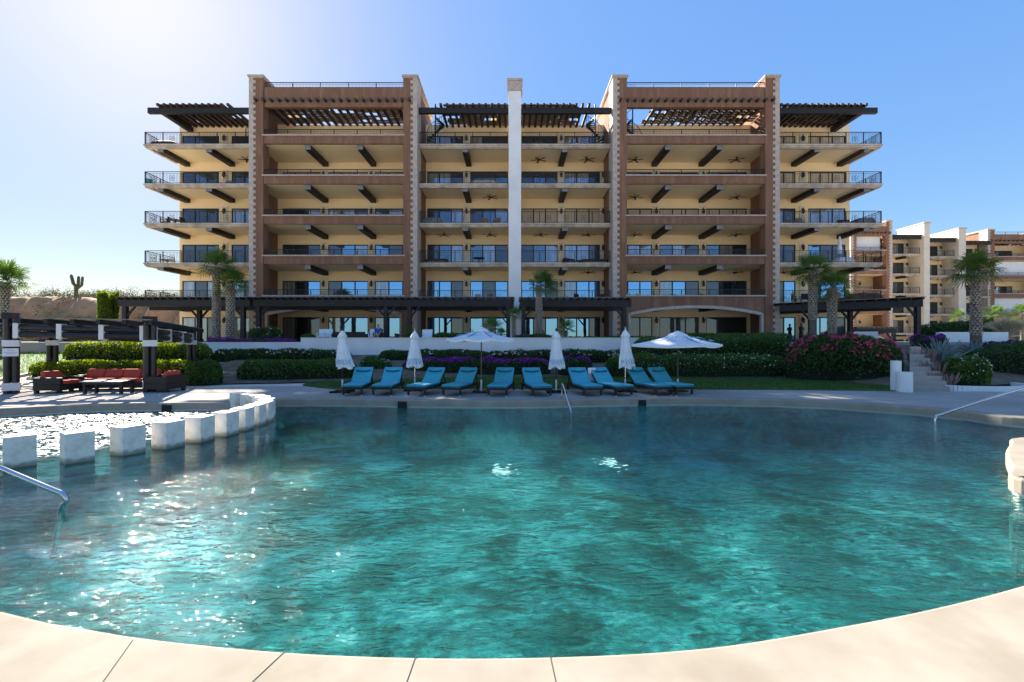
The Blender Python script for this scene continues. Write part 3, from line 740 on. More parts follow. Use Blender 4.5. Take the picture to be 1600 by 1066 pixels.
mb = MB(); mb.box(26.0, 37, 46, 46.4, 1.7, 2.75); tag(mb.build('garden_wall', MT['white'], loc=(31,46,1.7)), 'low white wall under the dark pergola beside the second building', 'wall')
# stairs
st = MB()
for k in range(10):
    y0 = 16.35+.42*k; y1 = y0+.75; xr = PX(1484-5*k, y0)
    st.prism([(.874*y0,y0),(xr,y0),(xr+.5,y1),(.884*y1,y1)], -.05-.01*k, .155*(k+1))
struct(st.build('stairs', MT['deck']))
mb = MB()
mb.lathe((13.94,16.15,0), [(.225,0),(.225,.70)], 20); mb.lathe((14.02,16.62,0), [(.16,0),(.16,1.08)], 18); pass
tag(mb.build('stair_wall', MT['white'], loc=(13.95,16.3,0)), 'white rounded two-tier wall end at the foot of the garden stairs', 'wall')
kb = MB(); kp = [(15.95,16.75),(16.25,16.45),(17.0,16.25),(18.2,16.3),(19.2,16.9),(19.6,17.8)]
kc = cr(kp, 5, False)
for a, b in zip(kc, kc[1:]): kb.bar((*a,.07), (*b,.07), .16, .22)
struct(kb.build('kerb', MT['white']))

# stepping cubes
m, t, out = nt('cube_stone'); n_ = noise_node(t, 5, 6, .65); r_ = ramp(t, n_.outputs['Fac'], [(.3,(.50,.46,.40)),(.5,(.66,.63,.58)),(.7,(.72,.70,.66))])
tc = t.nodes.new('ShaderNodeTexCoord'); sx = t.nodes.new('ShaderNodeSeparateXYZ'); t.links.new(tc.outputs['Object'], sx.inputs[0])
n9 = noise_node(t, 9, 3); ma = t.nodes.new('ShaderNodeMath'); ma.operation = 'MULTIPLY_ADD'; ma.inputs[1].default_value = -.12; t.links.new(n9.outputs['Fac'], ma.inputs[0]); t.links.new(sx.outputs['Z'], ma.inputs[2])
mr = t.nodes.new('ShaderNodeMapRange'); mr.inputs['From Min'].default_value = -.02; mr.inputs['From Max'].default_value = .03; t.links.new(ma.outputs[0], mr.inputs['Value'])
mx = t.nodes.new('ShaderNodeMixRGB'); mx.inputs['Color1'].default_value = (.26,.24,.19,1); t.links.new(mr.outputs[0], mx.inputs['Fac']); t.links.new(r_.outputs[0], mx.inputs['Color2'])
b = N(t, 'ShaderNodeBsdfPrincipled', Roughness=.75); t.links.new(mx.outputs[0], b.inputs['Base Color'])
nb = noise_node(t, 30, 4); bp = N(t, 'ShaderNodeBump', Strength=.35, Distance=.01); t.links.new(nb.outputs['Fac'], bp.inputs['Height']); t.links.new(bp.outputs[0], b.inputs['Normal']); t.links.new(b.outputs[0], out.inputs[0]); MT['stepcube'] = m
for i, (x, y) in enumerate(CP):
    a = Vector(CP[max(i-1,0)]); b = Vector(CP[min(i+1,len(CP)-1)]); d = b-a
    mb = MB(); mb.box(-.185,.185,-.185,.185,-.28,.49)
    ang = math.atan2(d.y, d.x)
    rz = [.82,.95,1.22,1.31,1.47,1.45,1.6,1.66,1.72,1.85,2.1,2.3,2.4,2.45][i]
    o = mb.build('stepping_cube', MT['stepcube'] if 'stepcube' in MT else M('x',(1,1,1)), bevel=.012) if False else None
    me_mat = MT.setdefault('stepcube', M('cube_stone', (.60,.56,.50), (.72,.69,.64), 3.5, .8, .3, 25, c3=(.50,.45,.38), scale3=2.5))
    o = mb.build('stepping_cube', me_mat, bevel=.012)
    o.location = (x, y, WZ); o.rotation_euler = (0,0,rz)
    L_ = ['nearest white stone cube beside the curved steel handrail', 'white stone cube second nearest in the arc, after the widest gap', 'third white stone cube from the handrail in the arc',
          'fourth white stone cube of the arc, sunlit on its left face', 'fifth white stone cube of the arc from the handrail', 'sixth white stone cube of the arc from the handrail', 'seventh white stone cube of the arc from the handrail',
          'eighth white stone cube of the arc from the handrail', 'ninth white stone cube, near the outermost bend of the arc', 'tenth white stone cube, at the outermost bend of the arc',
          'white stone cube just past the bend of the arc', 'white stone cube third from the far pool rim', 'white stone cube second from the far pool rim', 'white stone cube touching the far pool rim'][i]
    tag(o, L_, 'stone block', 'white stone cubes in an arc across the pool')
# handrails
def rail_obj(pts, r, label, base):
    mb = MB(); mb.tube(cr3(pts), r, 10); return tag(mb.build('pool_handrail', MT['steel'], loc=base, smooth=True), label, 'handrail', 'steel handrails at the pool')
def cr3(pts):
    out = []; n_ = len(pts)
    for i in range(n_-1):
        p0, p1, p2, p3 = [Vector(pts[min(max(i+k,0),n_-1)]) for k in (-1,0,1,2)]
        for j in range(6):
            t = j/6; out.append(.5*((2*p1)+(-p0+p2)*t+(2*p0-5*p1+4*p2-p3)*t*t+(-p0+3*p1-3*p2+p3)*t**3))
    out.append(Vector(pts[-1])); return out
def P3(px, py, Y): return (PX(px,Y), Y, PZ(py,Y))
Yh = 5.35
rail_obj([P3(-120,680,Yh-.2), P3(0,731,Yh), P3(82,765,Yh), P3(98,772,Yh), P3(103,783,Yh), P3(96,797,Yh), (PX(82,Yh),Yh,-.75)], .030, 'curved steel handrail dipping into the water beside the stone cubes', P3(96,797,Yh))
rail_obj([(1.57,14.35,-.02), (1.57,14.33,.35), (1.575,14.15,.45), (1.65,13.2,-.05), (1.68,12.95,-.22), (1.685,12.9,-.7)], .026, 'slim steel handrail in front of the middle sun loungers', (1.57,14.3,0))
rail_obj([(13.2,10.2,1.02), (12.0,10.6,.72), (10.65,11.25,.0), (10.55,11.3,-.08), (10.5,11.3,-.2), (10.5,11.3,-.7)], .030, 'pale steel handrail slanting into the pool at the right', (10.6,11.3,0))
# ------------------------------------------------------------------ plants
def quads_at(C, size, wid=.5, up=0.0, jitter=.4):
    """One diamond leaf per centre, randomly turned."""
    n = len(C); C = np.asarray(C)
    u = RNG.normal(size=(n,3)); u[:,2] += up; u /= np.linalg.norm(u, axis=1)[:,None]
    w_ = RNG.normal(size=(n,3)); v = np.cross(u, w_); v /= np.linalg.norm(v, axis=1)[:,None]
    s = size*(1+jitter*(RNG.random(n)-.5)*2)
    u *= (s/2)[:,None]; v *= (s*wid/2)[:,None]
    V = np.stack([C-u, C+v, C+u, C-v], 1).reshape(-1,3)
    return V, np.arange(4*n).reshape(-1,4)
def hedge(name, pts, w, h, label, cat, leaf='hedge', n=6000, size=.09, flowers=(), group=None, lump=.18, lumpscale=1.1, flat=.45, stems=False, seed=0):
    P = [Vector(p) for p in pts]; ls = [0]
    for a, b in zip(P, P[1:]): ls.append(ls[-1]+(b-a).length)
    L = ls[-1]
    def frame(t):
        s = t*L
        for i in range(len(P)-1):
            if s <= ls[i+1] or i == len(P)-2:
                f = (s-ls[i])/(ls[i+1]-ls[i]); d = (P[i+1]-P[i]).normalized(); return P[i].lerp(P[i+1], f), d
    ew = min(.5, w*.55/L)
    def surf(t, th, r):
        c, d = frame(t); nrm = Vector((-d.y, d.x, 0)).normalized()
        e = min(t, 1-t)/ew; k = math.sqrt(max(0, 1-(1-min(1,e))**2))*.75+.25 if e < 1 else 1
        if e < 1: k = max(.12, math.sqrt(max(0, 1-(1-e)**2)))
        cs, sn = math.cos(th), math.sin(th)
        x = w/2*math.copysign(abs(cs)**flat, cs)*k; z = h*abs(sn)**flat*(.35+.65*k)
        p = c+nrm*x+Vector((0,0,z))
        nz = noise.noise(Vector((p.x*lumpscale+seed*7.3, p.y*lumpscale, p.z*lumpscale)))+.5*noise.noise(Vector((p.x*lumpscale*2.7, p.y*lumpscale*2.7+seed, p.z*lumpscale*2.7)))
        q = r*(1+lump*nz)
        return c+nrm*x*q+Vector((0,0,z*q))
    base = (P[0]+P[-1])/2
    o = thing(name, tuple(base), label, cat, group)
    mb = MB(); NT = max(8, int(L/.35)); NA = 9
    vs = [surf(i/NT, PI*k/NA, .80) for i in range(NT+1) for k in range(NA+1)]
    mb.add(vs, [(i*(NA+1)+k, i*(NA+1)+k+1, (i+1)*(NA+1)+k+1, (i+1)*(NA+1)+k) for i in range(NT) for k in range(NA)])
    mb.build('inner_core', MT['core'], o)  # near-black solid shell just under the leaves, closes the gaps
    ts = RNG.random(n); th = RNG.random(n)*PI; rj = 1-np.abs(RNG.normal(size=n))*.11+RNG.random(n)*.05
    C = np.array([surf(a, b, c) for a, b, c in zip(ts, th, rj)])
    np_mesh('foliage', *quads_at(C, size, .5, .25), MT[leaf], o)
    for (fm, fn, fs, top) in flowers:
        ts = RNG.random(fn); th = (PI/2+(RNG.random(fn)-.5)*PI*top)
        keep = np.array([noise.noise(Vector((a*L*.9+seed, b*1.5, 3.1))) > -.12 for a, b in zip(ts, th)])
        C = np.array([surf(a, b, 1.02+.06*random.random()) for a, b, k in zip(ts, th, keep) if k])
        np_mesh('blossom', *quads_at(C, fs, .95, 0), MT[fm], o)
    return o
def stg(x, y, z=0): return (x, y, z)
def px(p, Y, z): return (PX(p,Y), Y, z)
HG = 'hedge'
hedge('hedge', [px(52,20.2,.10), px(170,20.3,.12), px(308,20.6,.12)], 1.1, .80, 'clipped sunlit yellow-green hedge right behind the red sofa', HG, 'lime', 11000, .085, lump=.08, seed=1)
hedge('hedge', [px(105,25,.75), px(200,25.2,.75), px(330,25.6,.72)], 1.7, .95, 'bushy sunlit green hedge above the clipped one, between path and white wall', HG, 'lime', 11000, .11, [('blush',180,.09,.8)], lump=.22, seed=2)
hedge('shrub', [px(292,18.9,.0), px(345,19.0,.0)], 1.2, .98, 'rounded dark green shrub beside the pergola post and the curving path', 'shrub', 'hedge', 7000, .08, lump=.22, seed=3)
hedge('hedge', [px(372,20.3,.02), px(450,20.6,.02), px(560,21.4,.05)], 1.3, .88, 'dark hedge on the lawn edge, left of the first folded umbrella', HG, 'hedge', 10000, .09, [('whitefl',60,.05,.9)], lump=.2, seed=4)
hedge('hedge', [px(335,26.4,.60), px(450,26.5,.60), px(548,26.5,.60)], 1.5, .68, 'flowering dark oleander hedge below the lower part of the white wall', HG, 'hedgedark', 12000, .11, [('blush',240,.10,.8)], lump=.25, seed=5)
hedge('shrub', [px(562,23.4,.15), px(612,23.4,.15)], 1.0, .80, 'low dark shrub with white flowers behind the second sun lounger', 'shrub', 'hedge', 5000, .08, [('whitefl',140,.05,1)], lump=.25, seed=6)
hedge('hedge', [px(592,26.5,.55), px(720,26.4,.6), px(770,26.4,.6)], 1.5, .66, 'dark green hedge behind the folded umbrella and the round open one', HG, 'hedgedark', 11000, .10, [('blush',60,.09,.7)], lump=.2, seed=7)
hedge('hedge', [px(758,26.5,.58), px(880,26.4,.58), px(985,26.4,.58)], 1.5, .68, 'hedge with many pale pink blossoms at the centre below the white wall', HG, 'hedgedark', 11000, .10, [('blush',520,.10,.8)], lump=.22, seed=8)
hedge('bougainvillea', [px(628,23.6,.12), px(745,23.5,.12), px(860,23.4,.12)], 1.1, .72, 'long low purple bougainvillea behind the middle sun loungers', 'bougainvillea', 'hedgedark', 6000, .09, [('purple',3200,.085,.55)], lump=.22, seed=9)
hedge('bougainvillea', [px(872,23.2,.12), px(925,23.2,.12)], 1.1, .88, 'rounder purple bougainvillea clump right of the third folded umbrella', 'bougainvillea', 'hedgedark', 3500, .09, [('purple',1800,.085,.6)], lump=.25, seed=10)
hedge('hedge', [px(945,23.1,.02), px(1080,23.0,.02), px(1225,22.8,.02)], 1.5, 1.08, 'dark hedge dotted with white flowers behind the square open umbrella', HG, 'hedge', 14000, .085, [('whitefl',520,.05,.9)], lump=.2, seed=11)
hedge('hedge', [px(985,26.2,.62), px(1100,26.0,.62), px(1235,25.4,.7)], 2.0, 1.42, 'tall dense green hedge topping the bank left of the pink oleander', HG, 'hedge', 15000, .10, [('whitefl',130,.05,.8)], lump=.16, seed=12)
hedge('oleander_bush', [px(1228,21.8,.02), px(1310,21.0,.02), px(1408,19.0,.02)], 2.3, 1.92, 'big oleander bush full of red-pink flowers beside the stairs', 'bush', 'hedgedark', 21000, .12, [('pink',1500,.10,.85)], lump=.16, flat=.32, seed=13)
hedge('shrub', [(16.9,17.6,.08), (18.1,17.7,.08)], 1.6, 1.05, 'round glossy bush with small white flowers inside the curved white kerb', 'shrub', 'hedge', 9000, .085, [('whitefl',260,.045,1)], lump=.2, seed=14)
hedge('hedge', [(20.8,20.6,.1), (24.5,20.8,.1), (28.5,20.6,.1)], 2.6, 1.5, 'spreading dark green bush mass behind the round bush at the right edge', HG, 'hedgedark', 12000, .11, [('whitefl',80,.05,.8)], lump=.3, seed=15)
hedge('bougainvillea', [px(1428,26,1.45), px(1475,26,1.45)], 1.1, .62, 'purple bougainvillea above the stairs left of the agave', 'bougainvillea', 'hedgedark', 2500, .09, [('purple',1500,.08,.7)], lump=.3, seed=16)
hedge('bougainvillea', [px(1518,25.6,1.2), px(1600,25.6,1.2)], 1.0, .5, 'purple bougainvillea low strip to the right of the tall palm foot', 'bougainvillea', 'hedgedark', 2500, .09, [('purple',1500,.08,.7)], lump=.3, seed=17)
hedge('shrub', [px(1440,38,1.72), px(1520,38,1.72)], 2.2, 1.5, 'broad dark shrub standing on the terrace left of the tall right palm', 'shrub', 'hedgedark', 7000, .13, lump=.25, seed=18)
hedge('shrub', [px(1522,40,1.72), px(1552,40,1.72)], 1.5, 2.1, 'sunlit yellow-green shrub just right of the tall right palm trunk', 'shrub', 'lime', 4500, .14, lump=.35, seed=19)
hedge('hedge', [px(1040,30,1.72), px(1130,30,1.72), px(1235,30,1.72)], 1.3, .60, 'low clipped hedge in front of the right ground-floor arch', HG, 'hedge', 6000, .09, lump=.12, seed=20)
hedge('hedge', [px(880,29.6,1.72), px(960,29.6,1.72), px(1030,29.6,1.72)], .9, .38, 'thin low hedge topping the white wall beside the folded umbrellas at right of centre', HG, 'hedge', 4000, .08, lump=.15, seed=21)
hedge('hedge', [px(676,30.5,1.72), px(740,30.5,1.72)], 1.0, .62, 'small clipped hedge on the terrace above the round open umbrella', HG, 'hedge', 3500, .09, lump=.1, seed=22)
hedge('hedge', [px(800,30.2,1.72), px(870,30.2,1.72)], 1.0, .48, 'small dark hedge around the foot of the central palm', HG, 'hedgedark', 3000, .09, [('pink',60,.07,.8)], lump=.2, seed=23)
hedge('bougainvillea', [px(325,29.6,1.3), px(400,29.6,1.3), px(468,29.6,1.3)], 1.1, .62, 'purple bougainvillea strip along the lower white wall under the twin palm', 'bougainvillea', 'hedgedark', 4500, .09, [('purple',2200,.08,.8)], lump=.25, seed=24)
hedge('shrub', [px(470,30,1.72), px(492,30,1.72)], .9, .55, 'small round shrub on the terrace in front of the left arch', 'shrub', 'hedge', 2500, .08, lump=.15, seed=25)
hedge('bougainvillea', [px(62,33.5,1.70), px(95,35.2,1.72), px(150,36,1.72)], 1.0, .55, 'bright purple bougainvillea at the top of the curving path', 'bougainvillea', 'lime', 2500, .09, [('purple',2600,.09,.9)], lump=.3, seed=26)
hedge('shrub', [px(390,30.5,1.72), px(440,30.5,1.72)], 1.2, .9, 'dark flowering shrub between the twin palm and the left arch', 'shrub', 'hedgedark', 4000, .1, [('blush',60,.08,.8)], lump=.3, seed=27)
hedge('shrub', [px(195,38,1.7), px(262,38,1.7)], 1.4, 1.2, 'yellow-green shrub under the far end of the long dark pergola', 'shrub', 'lime', 4000, .13, lump=.35, seed=28)

def fan_palm(x, y, z0, zc, r0, r1, rad, label, name='fan_palm', nl=26, lean=(0,0), smooth=0.0, wind=.0, seed=1, group=None, dead=10, droop=.48):
    rad *= .79; r0 *= .84; r1 *= .84; rnd = random.Random(seed); o = thing(name, (x,y,z0), label, 'palm tree', group)
    H = zc-z0; mb = MB(); prof = []; rings = 26
    def cen(t): return Vector((x+lean[0]*t*t, y+lean[1]*t*t, z0+H*t))
    pts = []; rr = []
    for i in range(rings*2+1):
        t = i/(rings*2); pts.append(cen(t)); r = r0+(r1-r0)*t
        if t > .82: r *= 1+(t-.82)*.9
        if t < .08: r *= 1+(.08-t)*3
        rr.append(r*(1+.05*(i % 2)*(t > smooth)))
    mb.tube(pts, rr, 14)
    tr = mb.build('trunk', [MT['trunksm'] if smooth > .5 else MT['trunk']], o, smooth=False)
    bt = MB()      # crosswise stubs of cut fronds
    nr = max(6, int(H*(1-smooth)/.14))
    for i in range(nr):
        t = smooth+(1-smooth)*(i+.5)/nr
        c = cen(t); r = r0+(r1-r0)*t; k = 9
        for j in range(k):
            a = 2*PI*(j+.5*(i % 2))/k+rnd.uniform(-.1,.1); d = Vector((math.cos(a), math.sin(a), 0)); s_ = Vector((-math.sin(a), math.cos(a), 0))
            h = .13*(1+rnd.random()*.5); w2 = r*.36
            A = c+d*r*.93+s_*w2; B = c+d*r*.93-s_*w2; Cc = c+d*(r+.035+.05*t+.03*rnd.random())+s_*rnd.uniform(-.3,.3)*w2+Vector((0,0,h)); D = c+d*r*.9+Vector((0,0,h*.7))
            bt.add([A,B,Cc,D], [(0,1,2),(0,2,3),(1,3,2)])
    if bt.v: bt.build('frond_stub', MT['stub'], tr)
    def leaf(m, d, L, fr, rnd, dr, nseg=17):
        d = d.normalized(); side = d.cross(Vector((0,0,1)))
        if side.length < .05: side = Vector((1,0,0))
        side.normalize(); upv = side.cross(d).normalized()
        roll = rnd.uniform(-.5,.5); side, upv = side*math.cos(roll)+upv*math.sin(roll), upv*math.cos(roll)-side*math.sin(roll)
        c = cen(1)+Vector((0,0,.1)); g = Vector((wind*1.0,0,-dr))
        hub = c+d*L+g*L*.25
        m.bar(c+d*.1, hub, .035, .025)
        for i in range(nseg):
            a = R(-118+236*i/(nseg-1)); v = (d*math.cos(a)+side*math.sin(a)).normalized()
            l = fr*(1-.28*abs(a)/PI*2*.6)*rnd.uniform(.85,1.1); wv = upv.cross(v).normalized()*(.036*fr)
            p1 = hub+v*l*.5+upv*.04; p2 = hub+v*l*.8+g*l*.16; p3 = hub+v*l+g*l*.50
            m.add([hub, p1-wv, p1+wv, p2-wv*.7, p2+wv*.7, p3], [(0,1,2),(1,3,4,2),(3,5,4)])
    m = MB(); h0 = cen(1)
    for i in range(nl):
        f = (i+.5)/nl; el = R(84-112*f**1.05+rnd.uniform(-9,9)); az = i*2.39996+rnd.uniform(-.3,.3)
        d = Vector((math.cos(az)*math.cos(el)+wind*.35, math.sin(az)*math.cos(el), math.sin(el)))
        leaf(m, d, rad*rnd.uniform(.48,.66), rad*rnd.uniform(.50,.66), rnd, droop)
    m.build('crown', MT['palm'], o)
    if dead:
        m = MB()
        for i in range(dead):
            az = i*2.4+rnd.uniform(-.4,.4); el = R(rnd.uniform(-62,-35))
            leaf(m, Vector((math.cos(az)*math.cos(el), math.sin(az)*math.cos(el), math.sin(el))), rad*.32, rad*.36, rnd, .8, 9)
        m.build('dead_fronds', MT['deadfrond'], o)
    return o
fan_palm(PX(338,32), 32, 1.72, PZ(418,32), .31, .24, 1.75, 'taller fan palm of the close pair in front of the left wing', seed=2, wind=.25)
fan_palm(PX(360,31.6), 31.6, 1.72, PZ(447,31.6), .33, .26, 1.55, 'shorter thicker fan palm of the close pair in front of the left wing', seed=3, wind=.35)
fan_palm(PX(842,32.5), 32.5, 1.72, PZ(447,32.5), .33, .20, 1.45, 'fan palm with windswept crown in front of the central building bay', seed=4, wind=.8, nl=30)
fan_palm(PX(1270,30.5), 30.5, 1.72, PZ(425,30.5), .27, .26, 1.75, 'taller slender fan palm of the two before the right wing', seed=5, wind=.1, smooth=.3)
fan_palm(PX(1300,30), 30, 1.72, PZ(452,30), .29, .31, 1.75, 'shorter thick-trunked fan palm of the two before the right wing', seed=6, wind=.2, smooth=.15)
fan_palm(PX(1525,25), 25, 1.25, PZ(426,25), .31, .20, 1.6, 'lone fan palm at the right in front of the second building', seed=7, smooth=.18, nl=34)
fan_palm(PX(8,27), 27, 1.0, PZ(442,27), .26, .22, 1.75, 'fan palm at the left edge against the sandy cliff', seed=8, nl=34, droop=.25)
fan_palm(PX(803,31.5), 31.5, 1.72, PZ(494,31.5), .16, .13, .85, 'small young palm at the foot of the white pillar', seed=9, nl=20, dead=3, wind=.2)
fan_palm(PX(769,31), 31, 1.72, PZ(514,31), .13, .12, 1.15, 'low spreading young palm left of the white pillar', seed=10, nl=18, dead=0)
fan_palm(PX(884,30.5), 30.5, 1.72, PZ(517,30.5), .12, .11, 1.0, 'low young palm right of the central palm', seed=11, nl=16, dead=0)
fan_palm(PX(1498,52), 52, 1.72, PZ(497,52), .16, .14, 1.3, 'small distant palm left of the lone right palm', seed=12, nl=20, dead=2)
fan_palm(PX(1556,50), 50, 1.72, PZ(492,50), .16, .14, 1.5, 'small distant palm right of the lone right palm', seed=13, nl=20, dead=2)
fan_palm(PX(1597,49), 49, 1.72, PZ(490,49), .16, .14, 1.5, 'small distant palm at the very right edge', seed=14, nl=20, dead=2)
def agave(x, y, z, r, n, label, mat='agave', name='agave', wid=.13, cat='agave', seed=1, lo=8):
    rnd = random.Random(seed); m = MB()
    for i in range(n):
        f = (i+.5)/n; el = R(84-(84-lo)*f+rnd.uniform(-6,6)); az = i*2.39996+rnd.uniform(-.2,.2)
        d = Vector((math.cos(az)*math.cos(el), math.sin(az)*math.cos(el), math.sin(el))); s = Vector((-math.sin(az), math.cos(az), 0)); u = s.cross(d)
        if u.z < 0: u = -u
        L = r*rnd.uniform(.85,1.1); b = Vector((x,y,z+.05)); prev = None
        for t, wv, bend in ((.06,.55,0),(.3,1,.0),(.65,.8,-.02),(1,.03,-.05)):
            p = b+d*L*t+Vector((0,0,bend*L)); row = [p-s*wid*wv*r+u*.03*r*wv, p-u*.02*r*wv, p+s*wid*wv*r+u*.03*r*wv, p+u*.012*r]
            if prev:
                m.add(prev+row, [(k,(k+1)%4,4+(k+1)%4,4+k) for k in range(4)])
            prev = row
    return tag(m.build(name, MT[mat], loc=(x,y,z)), label, cat)
agave(PX(1470,20.5), 20.5, .55, 1.5, 34, 'large blue-grey agave above the garden stairs', wid=.075, seed=2)
agave(PX(1522,24), 24, 1.0, .9, 22, 'smaller blue-grey agave at the foot of the lone right palm', wid=.09, seed=3)
agave(PX(1578,24.2), 24.2, 1.0, .8, 20, 'small blue-grey agave beside the purple strip at the right edge', wid=.09, seed=4)
agave(PX(640,30.5), 30.5, 1.72, 1.15, 30, 'dark spiky yucca beside the right pier of the left arch', 'hedge', 'yucca', .035, 'yucca', 5, 0)
agave(PX(735,30.2), 30.2, 1.72, .95, 24, 'thin-leaved dark yucca above the round open umbrella', 'hedge', 'yucca', .03, 'yucca', 6, 0)
def spikes(x, y, z, h, w_, n, label, mat, name, cat, seed=1):
    rnd = random.Random(seed); m = MB()
    for i in range(n):
        a = rnd.uniform(0,2*PI); r = w_*math.sqrt(rnd.random()); hh = h*rnd.uniform(.6,1.1)
        b = Vector((x+r*math.cos(a), y+r*math.sin(a), z)); tp = b+Vector((math.cos(a)*r*.5+rnd.uniform(-.1,.1), math.sin(a)*r*.5, hh))
        m.tube([b, b.lerp(tp,.5), tp], [.012,.03,.006], 4)
    return tag(m.build(name, MT[mat], loc=(x,y,z)), label, cat)
spikes(PX(1440,19.6), 19.6, .6, .85, .35, 90, 'mauve spiky succulent clump beside the upper stairs', 'redspike', 'succulent_clump', 'plant', 1)
spikes(PX(1462,18.3), 18.3, .3, .7, .45, 110, 'mauve spiky succulent clump in front of the large agave', 'redspike', 'succulent_clump', 'plant', 2)
spikes(PX(1474,17.4), 17.4, .1, .5, .3, 70, 'lowest mauve succulent clump at the foot of the stairs', 'redspike', 'succulent_clump', 'plant', 3)
def plume(x, y, z, h, r, label, seed):
    rnd = random.Random(seed); m = MB()
    for i in range(420):
        a = rnd.uniform(0,2*PI); e = rnd.random()**.6; p = [Vector((x,y,z))]
        for t in (.5,.8,1): p.append(Vector((x+math.cos(a)*r*e*t**1.5, y+math.sin(a)*r*e*t**1.5, z+h*(t-.35*e*t*t)*rnd.uniform(.9,1.1))))
        m.tube(p, [.012,.02,.03,.01], 3, cap=False)
    return tag(m.build('fountain_grass', MT['drygrass'], loc=(x,y,z)), label, 'ornamental grass')
plume(PX(1572,36), 36, 1.72, 2.0, 1.5, 'pale dry fountain grass clump glowing right of the lone palm', 1)
# vine over the pergola end
hedge('vine', [px(160,36,1.7), px(178,36,1.7)], 1.6, PZ(452,36)-1.7, 'thick green vine covering the end column of the long dark pergola', 'vine', 'lime', 9000, .14, lump=.18, flat=.3, seed=31)
# grass blades on the lawn
def grass(name, poly_fn, n, h, z):
    pts = []
    while len(pts) < n:
        p = poly_fn()
        if p: pts.append(p)
    C = np.array(pts); k = len(C); a = RNG.random(k)*2*PI; hh = h*(.5+RNG.random(k)); dx = np.cos(a)*.012; dy = np.sin(a)*.012
    V = np.empty((k,3,3)); V[:,0] = C+np.stack([dx,dy,0*dx],1); V[:,1] = C-np.stack([dx,dy,0*dx],1); V[:,2] = C+np.stack([RNG.normal(size=k)*.02,RNG.normal(size=k)*.02,hh],1)
    return tag(np_mesh(name, V.reshape(-1,3), np.arange(3*k).reshape(-1,3), MT['hedge']), kind='stuff')
def lawn_pt():
    p = (random.uniform(-8.6,16), random.uniform(16.6,22.6)); return (*p, .012) if inside(p, LAWN) else None
grass('grass', lawn_pt, 42000, .06, 0)
def slope_pt():
    y = random.uniform(19,34); x = random.uniform(-42,-21); i = 0
    xl = np.interp(y, [q[1] for q in PL2], [q[0] for q in PL2])
    return (x, y, zs(y)) if x < xl-.15 else None
grass('grass', slope_pt, 20000, .09, 0)

# ------------------------------------------------------------------ hill, cactus, dry scrub
hm = MB(); NX, NY = 260, 110
def hz(x, y):
    edge = 78+3*noise.noise(Vector((x*.06,0,1)))*1.6+2.0*abs(noise.noise(Vector((x*.22,3,1))))*2
    top = 9.6+.9*noise.noise(Vector((x*.05,1,5)))-.016*max(0,x+95)+.8*max(0,(-x-96)/30)
    t = min(1, max(0, (y-(edge-9))/9)); s = t*t*(3-2*t)
    gul = (abs(noise.noise(Vector((x*.16+y*.07, y*.05, 2))))*3.6+abs(noise.noise(Vector((x*.45+y*.2, y*.1, 7))))*1.6)*4*t*(1-t)
    return -.5+ (top+.5)*(.22*min(1,max(0,(y-56)/14))+.78*s)-gul+.35*noise.noise(Vector((x*.4,y*.4,0)))*t+.45*noise.noise(Vector((x*.9+y*.3,y*.5,5)))*min(1,3*t)+ (y-80)*.015*(y > 80)
vs = []
for j in range(NY+1):
    for i in range(NX+1):
        X = -190+150*i/NX; Y = 56+70*(j/NY)**1.2; vs.append((X, Y, hz(X, Y)))
hm.add(vs, [(j*(NX+1)+i, j*(NX+1)+i+1, (j+1)*(NX+1)+i+1, (j+1)*(NX+1)+i) for j in range(NY) for i in range(NX)])
struct(hm.build('hill', MT['cliff'], smooth=True))
def scrub(x, y, z, h, r, label, seed, dense=1.0, leaf='scrub'):
    rnd = random.Random(seed); o = thing('dry_shrub', (x,y,z), label, 'shrub', 'dry shrubs on the sandy hill'); m = MB(); C = []
    for i in range(26):
        a = rnd.uniform(0,2*PI); e = rnd.random()**.5; p0 = Vector((x,y,z-.2)); tip = Vector((x+math.cos(a)*r*e, y+math.sin(a)*r*e, z+h*rnd.uniform(.5,1)*(1-.4*e*e)))
        mid = p0.lerp(tip,.5)+Vector((rnd.uniform(-.2,.2)*r,rnd.uniform(-.2,.2)*r,.1*h)); m.tube([p0,mid,tip],[.06,.035,.01],4,cap=False)
        for k in range(int(60*dense)):
            t = rnd.uniform(.35,1.05); q = mid.lerp(tip, (t-.35)/.7)+Vector((rnd.gauss(0,.22)*r*.5, rnd.gauss(0,.22)*r*.5, rnd.gauss(0,.14)*h)); C.append(q)
    m.build('stem', MT['dry'], o); np_mesh('foliage', *quads_at(np.array(C), .22, .5), MT[leaf], o)
sx = [(20,98),(62,94),(95,92),(140,90),(172,93),(205,91),(238,95),(262,90),(45,72),(110,73),(150,70),(215,69),(82,69),(255,71)]
for i, (p, Y) in enumerate(sx):
    X = PX(p, Y); top = Y > 85
    zz = hz(X, Y)
    scrub(X, Y, zz, (2.3+1.2*(i % 3)*.5) if top else 2.8, 4.2 if top else 2.8,
          ['dry scrub on the hilltop above the left palm', 'low grey scrub on the hilltop left of the cactus', 'flat dry scrub on the hilltop just left of the cactus', 'twiggy grey bush on the hilltop right of the cactus',
           'dark twiggy bush on the hilltop above the vine column', 'sparse scrub on the hilltop right of the vine column', 'faint scrub on the hilltop near the building edge', 'last hilltop scrub against the building edge',
           'dry bush at the cliff foot near the left palm', 'dry bush at the cliff foot below the cactus', 'dry bush at the cliff foot left of the vine column', 'dry bush at the cliff foot behind the long pergola',
           'pale bush at the cliff foot above the large pergola post', 'dry bush at the cliff foot near the building edge'][i], 40+i, 1.4 if i in (3,4) else .8)
pts_ = []
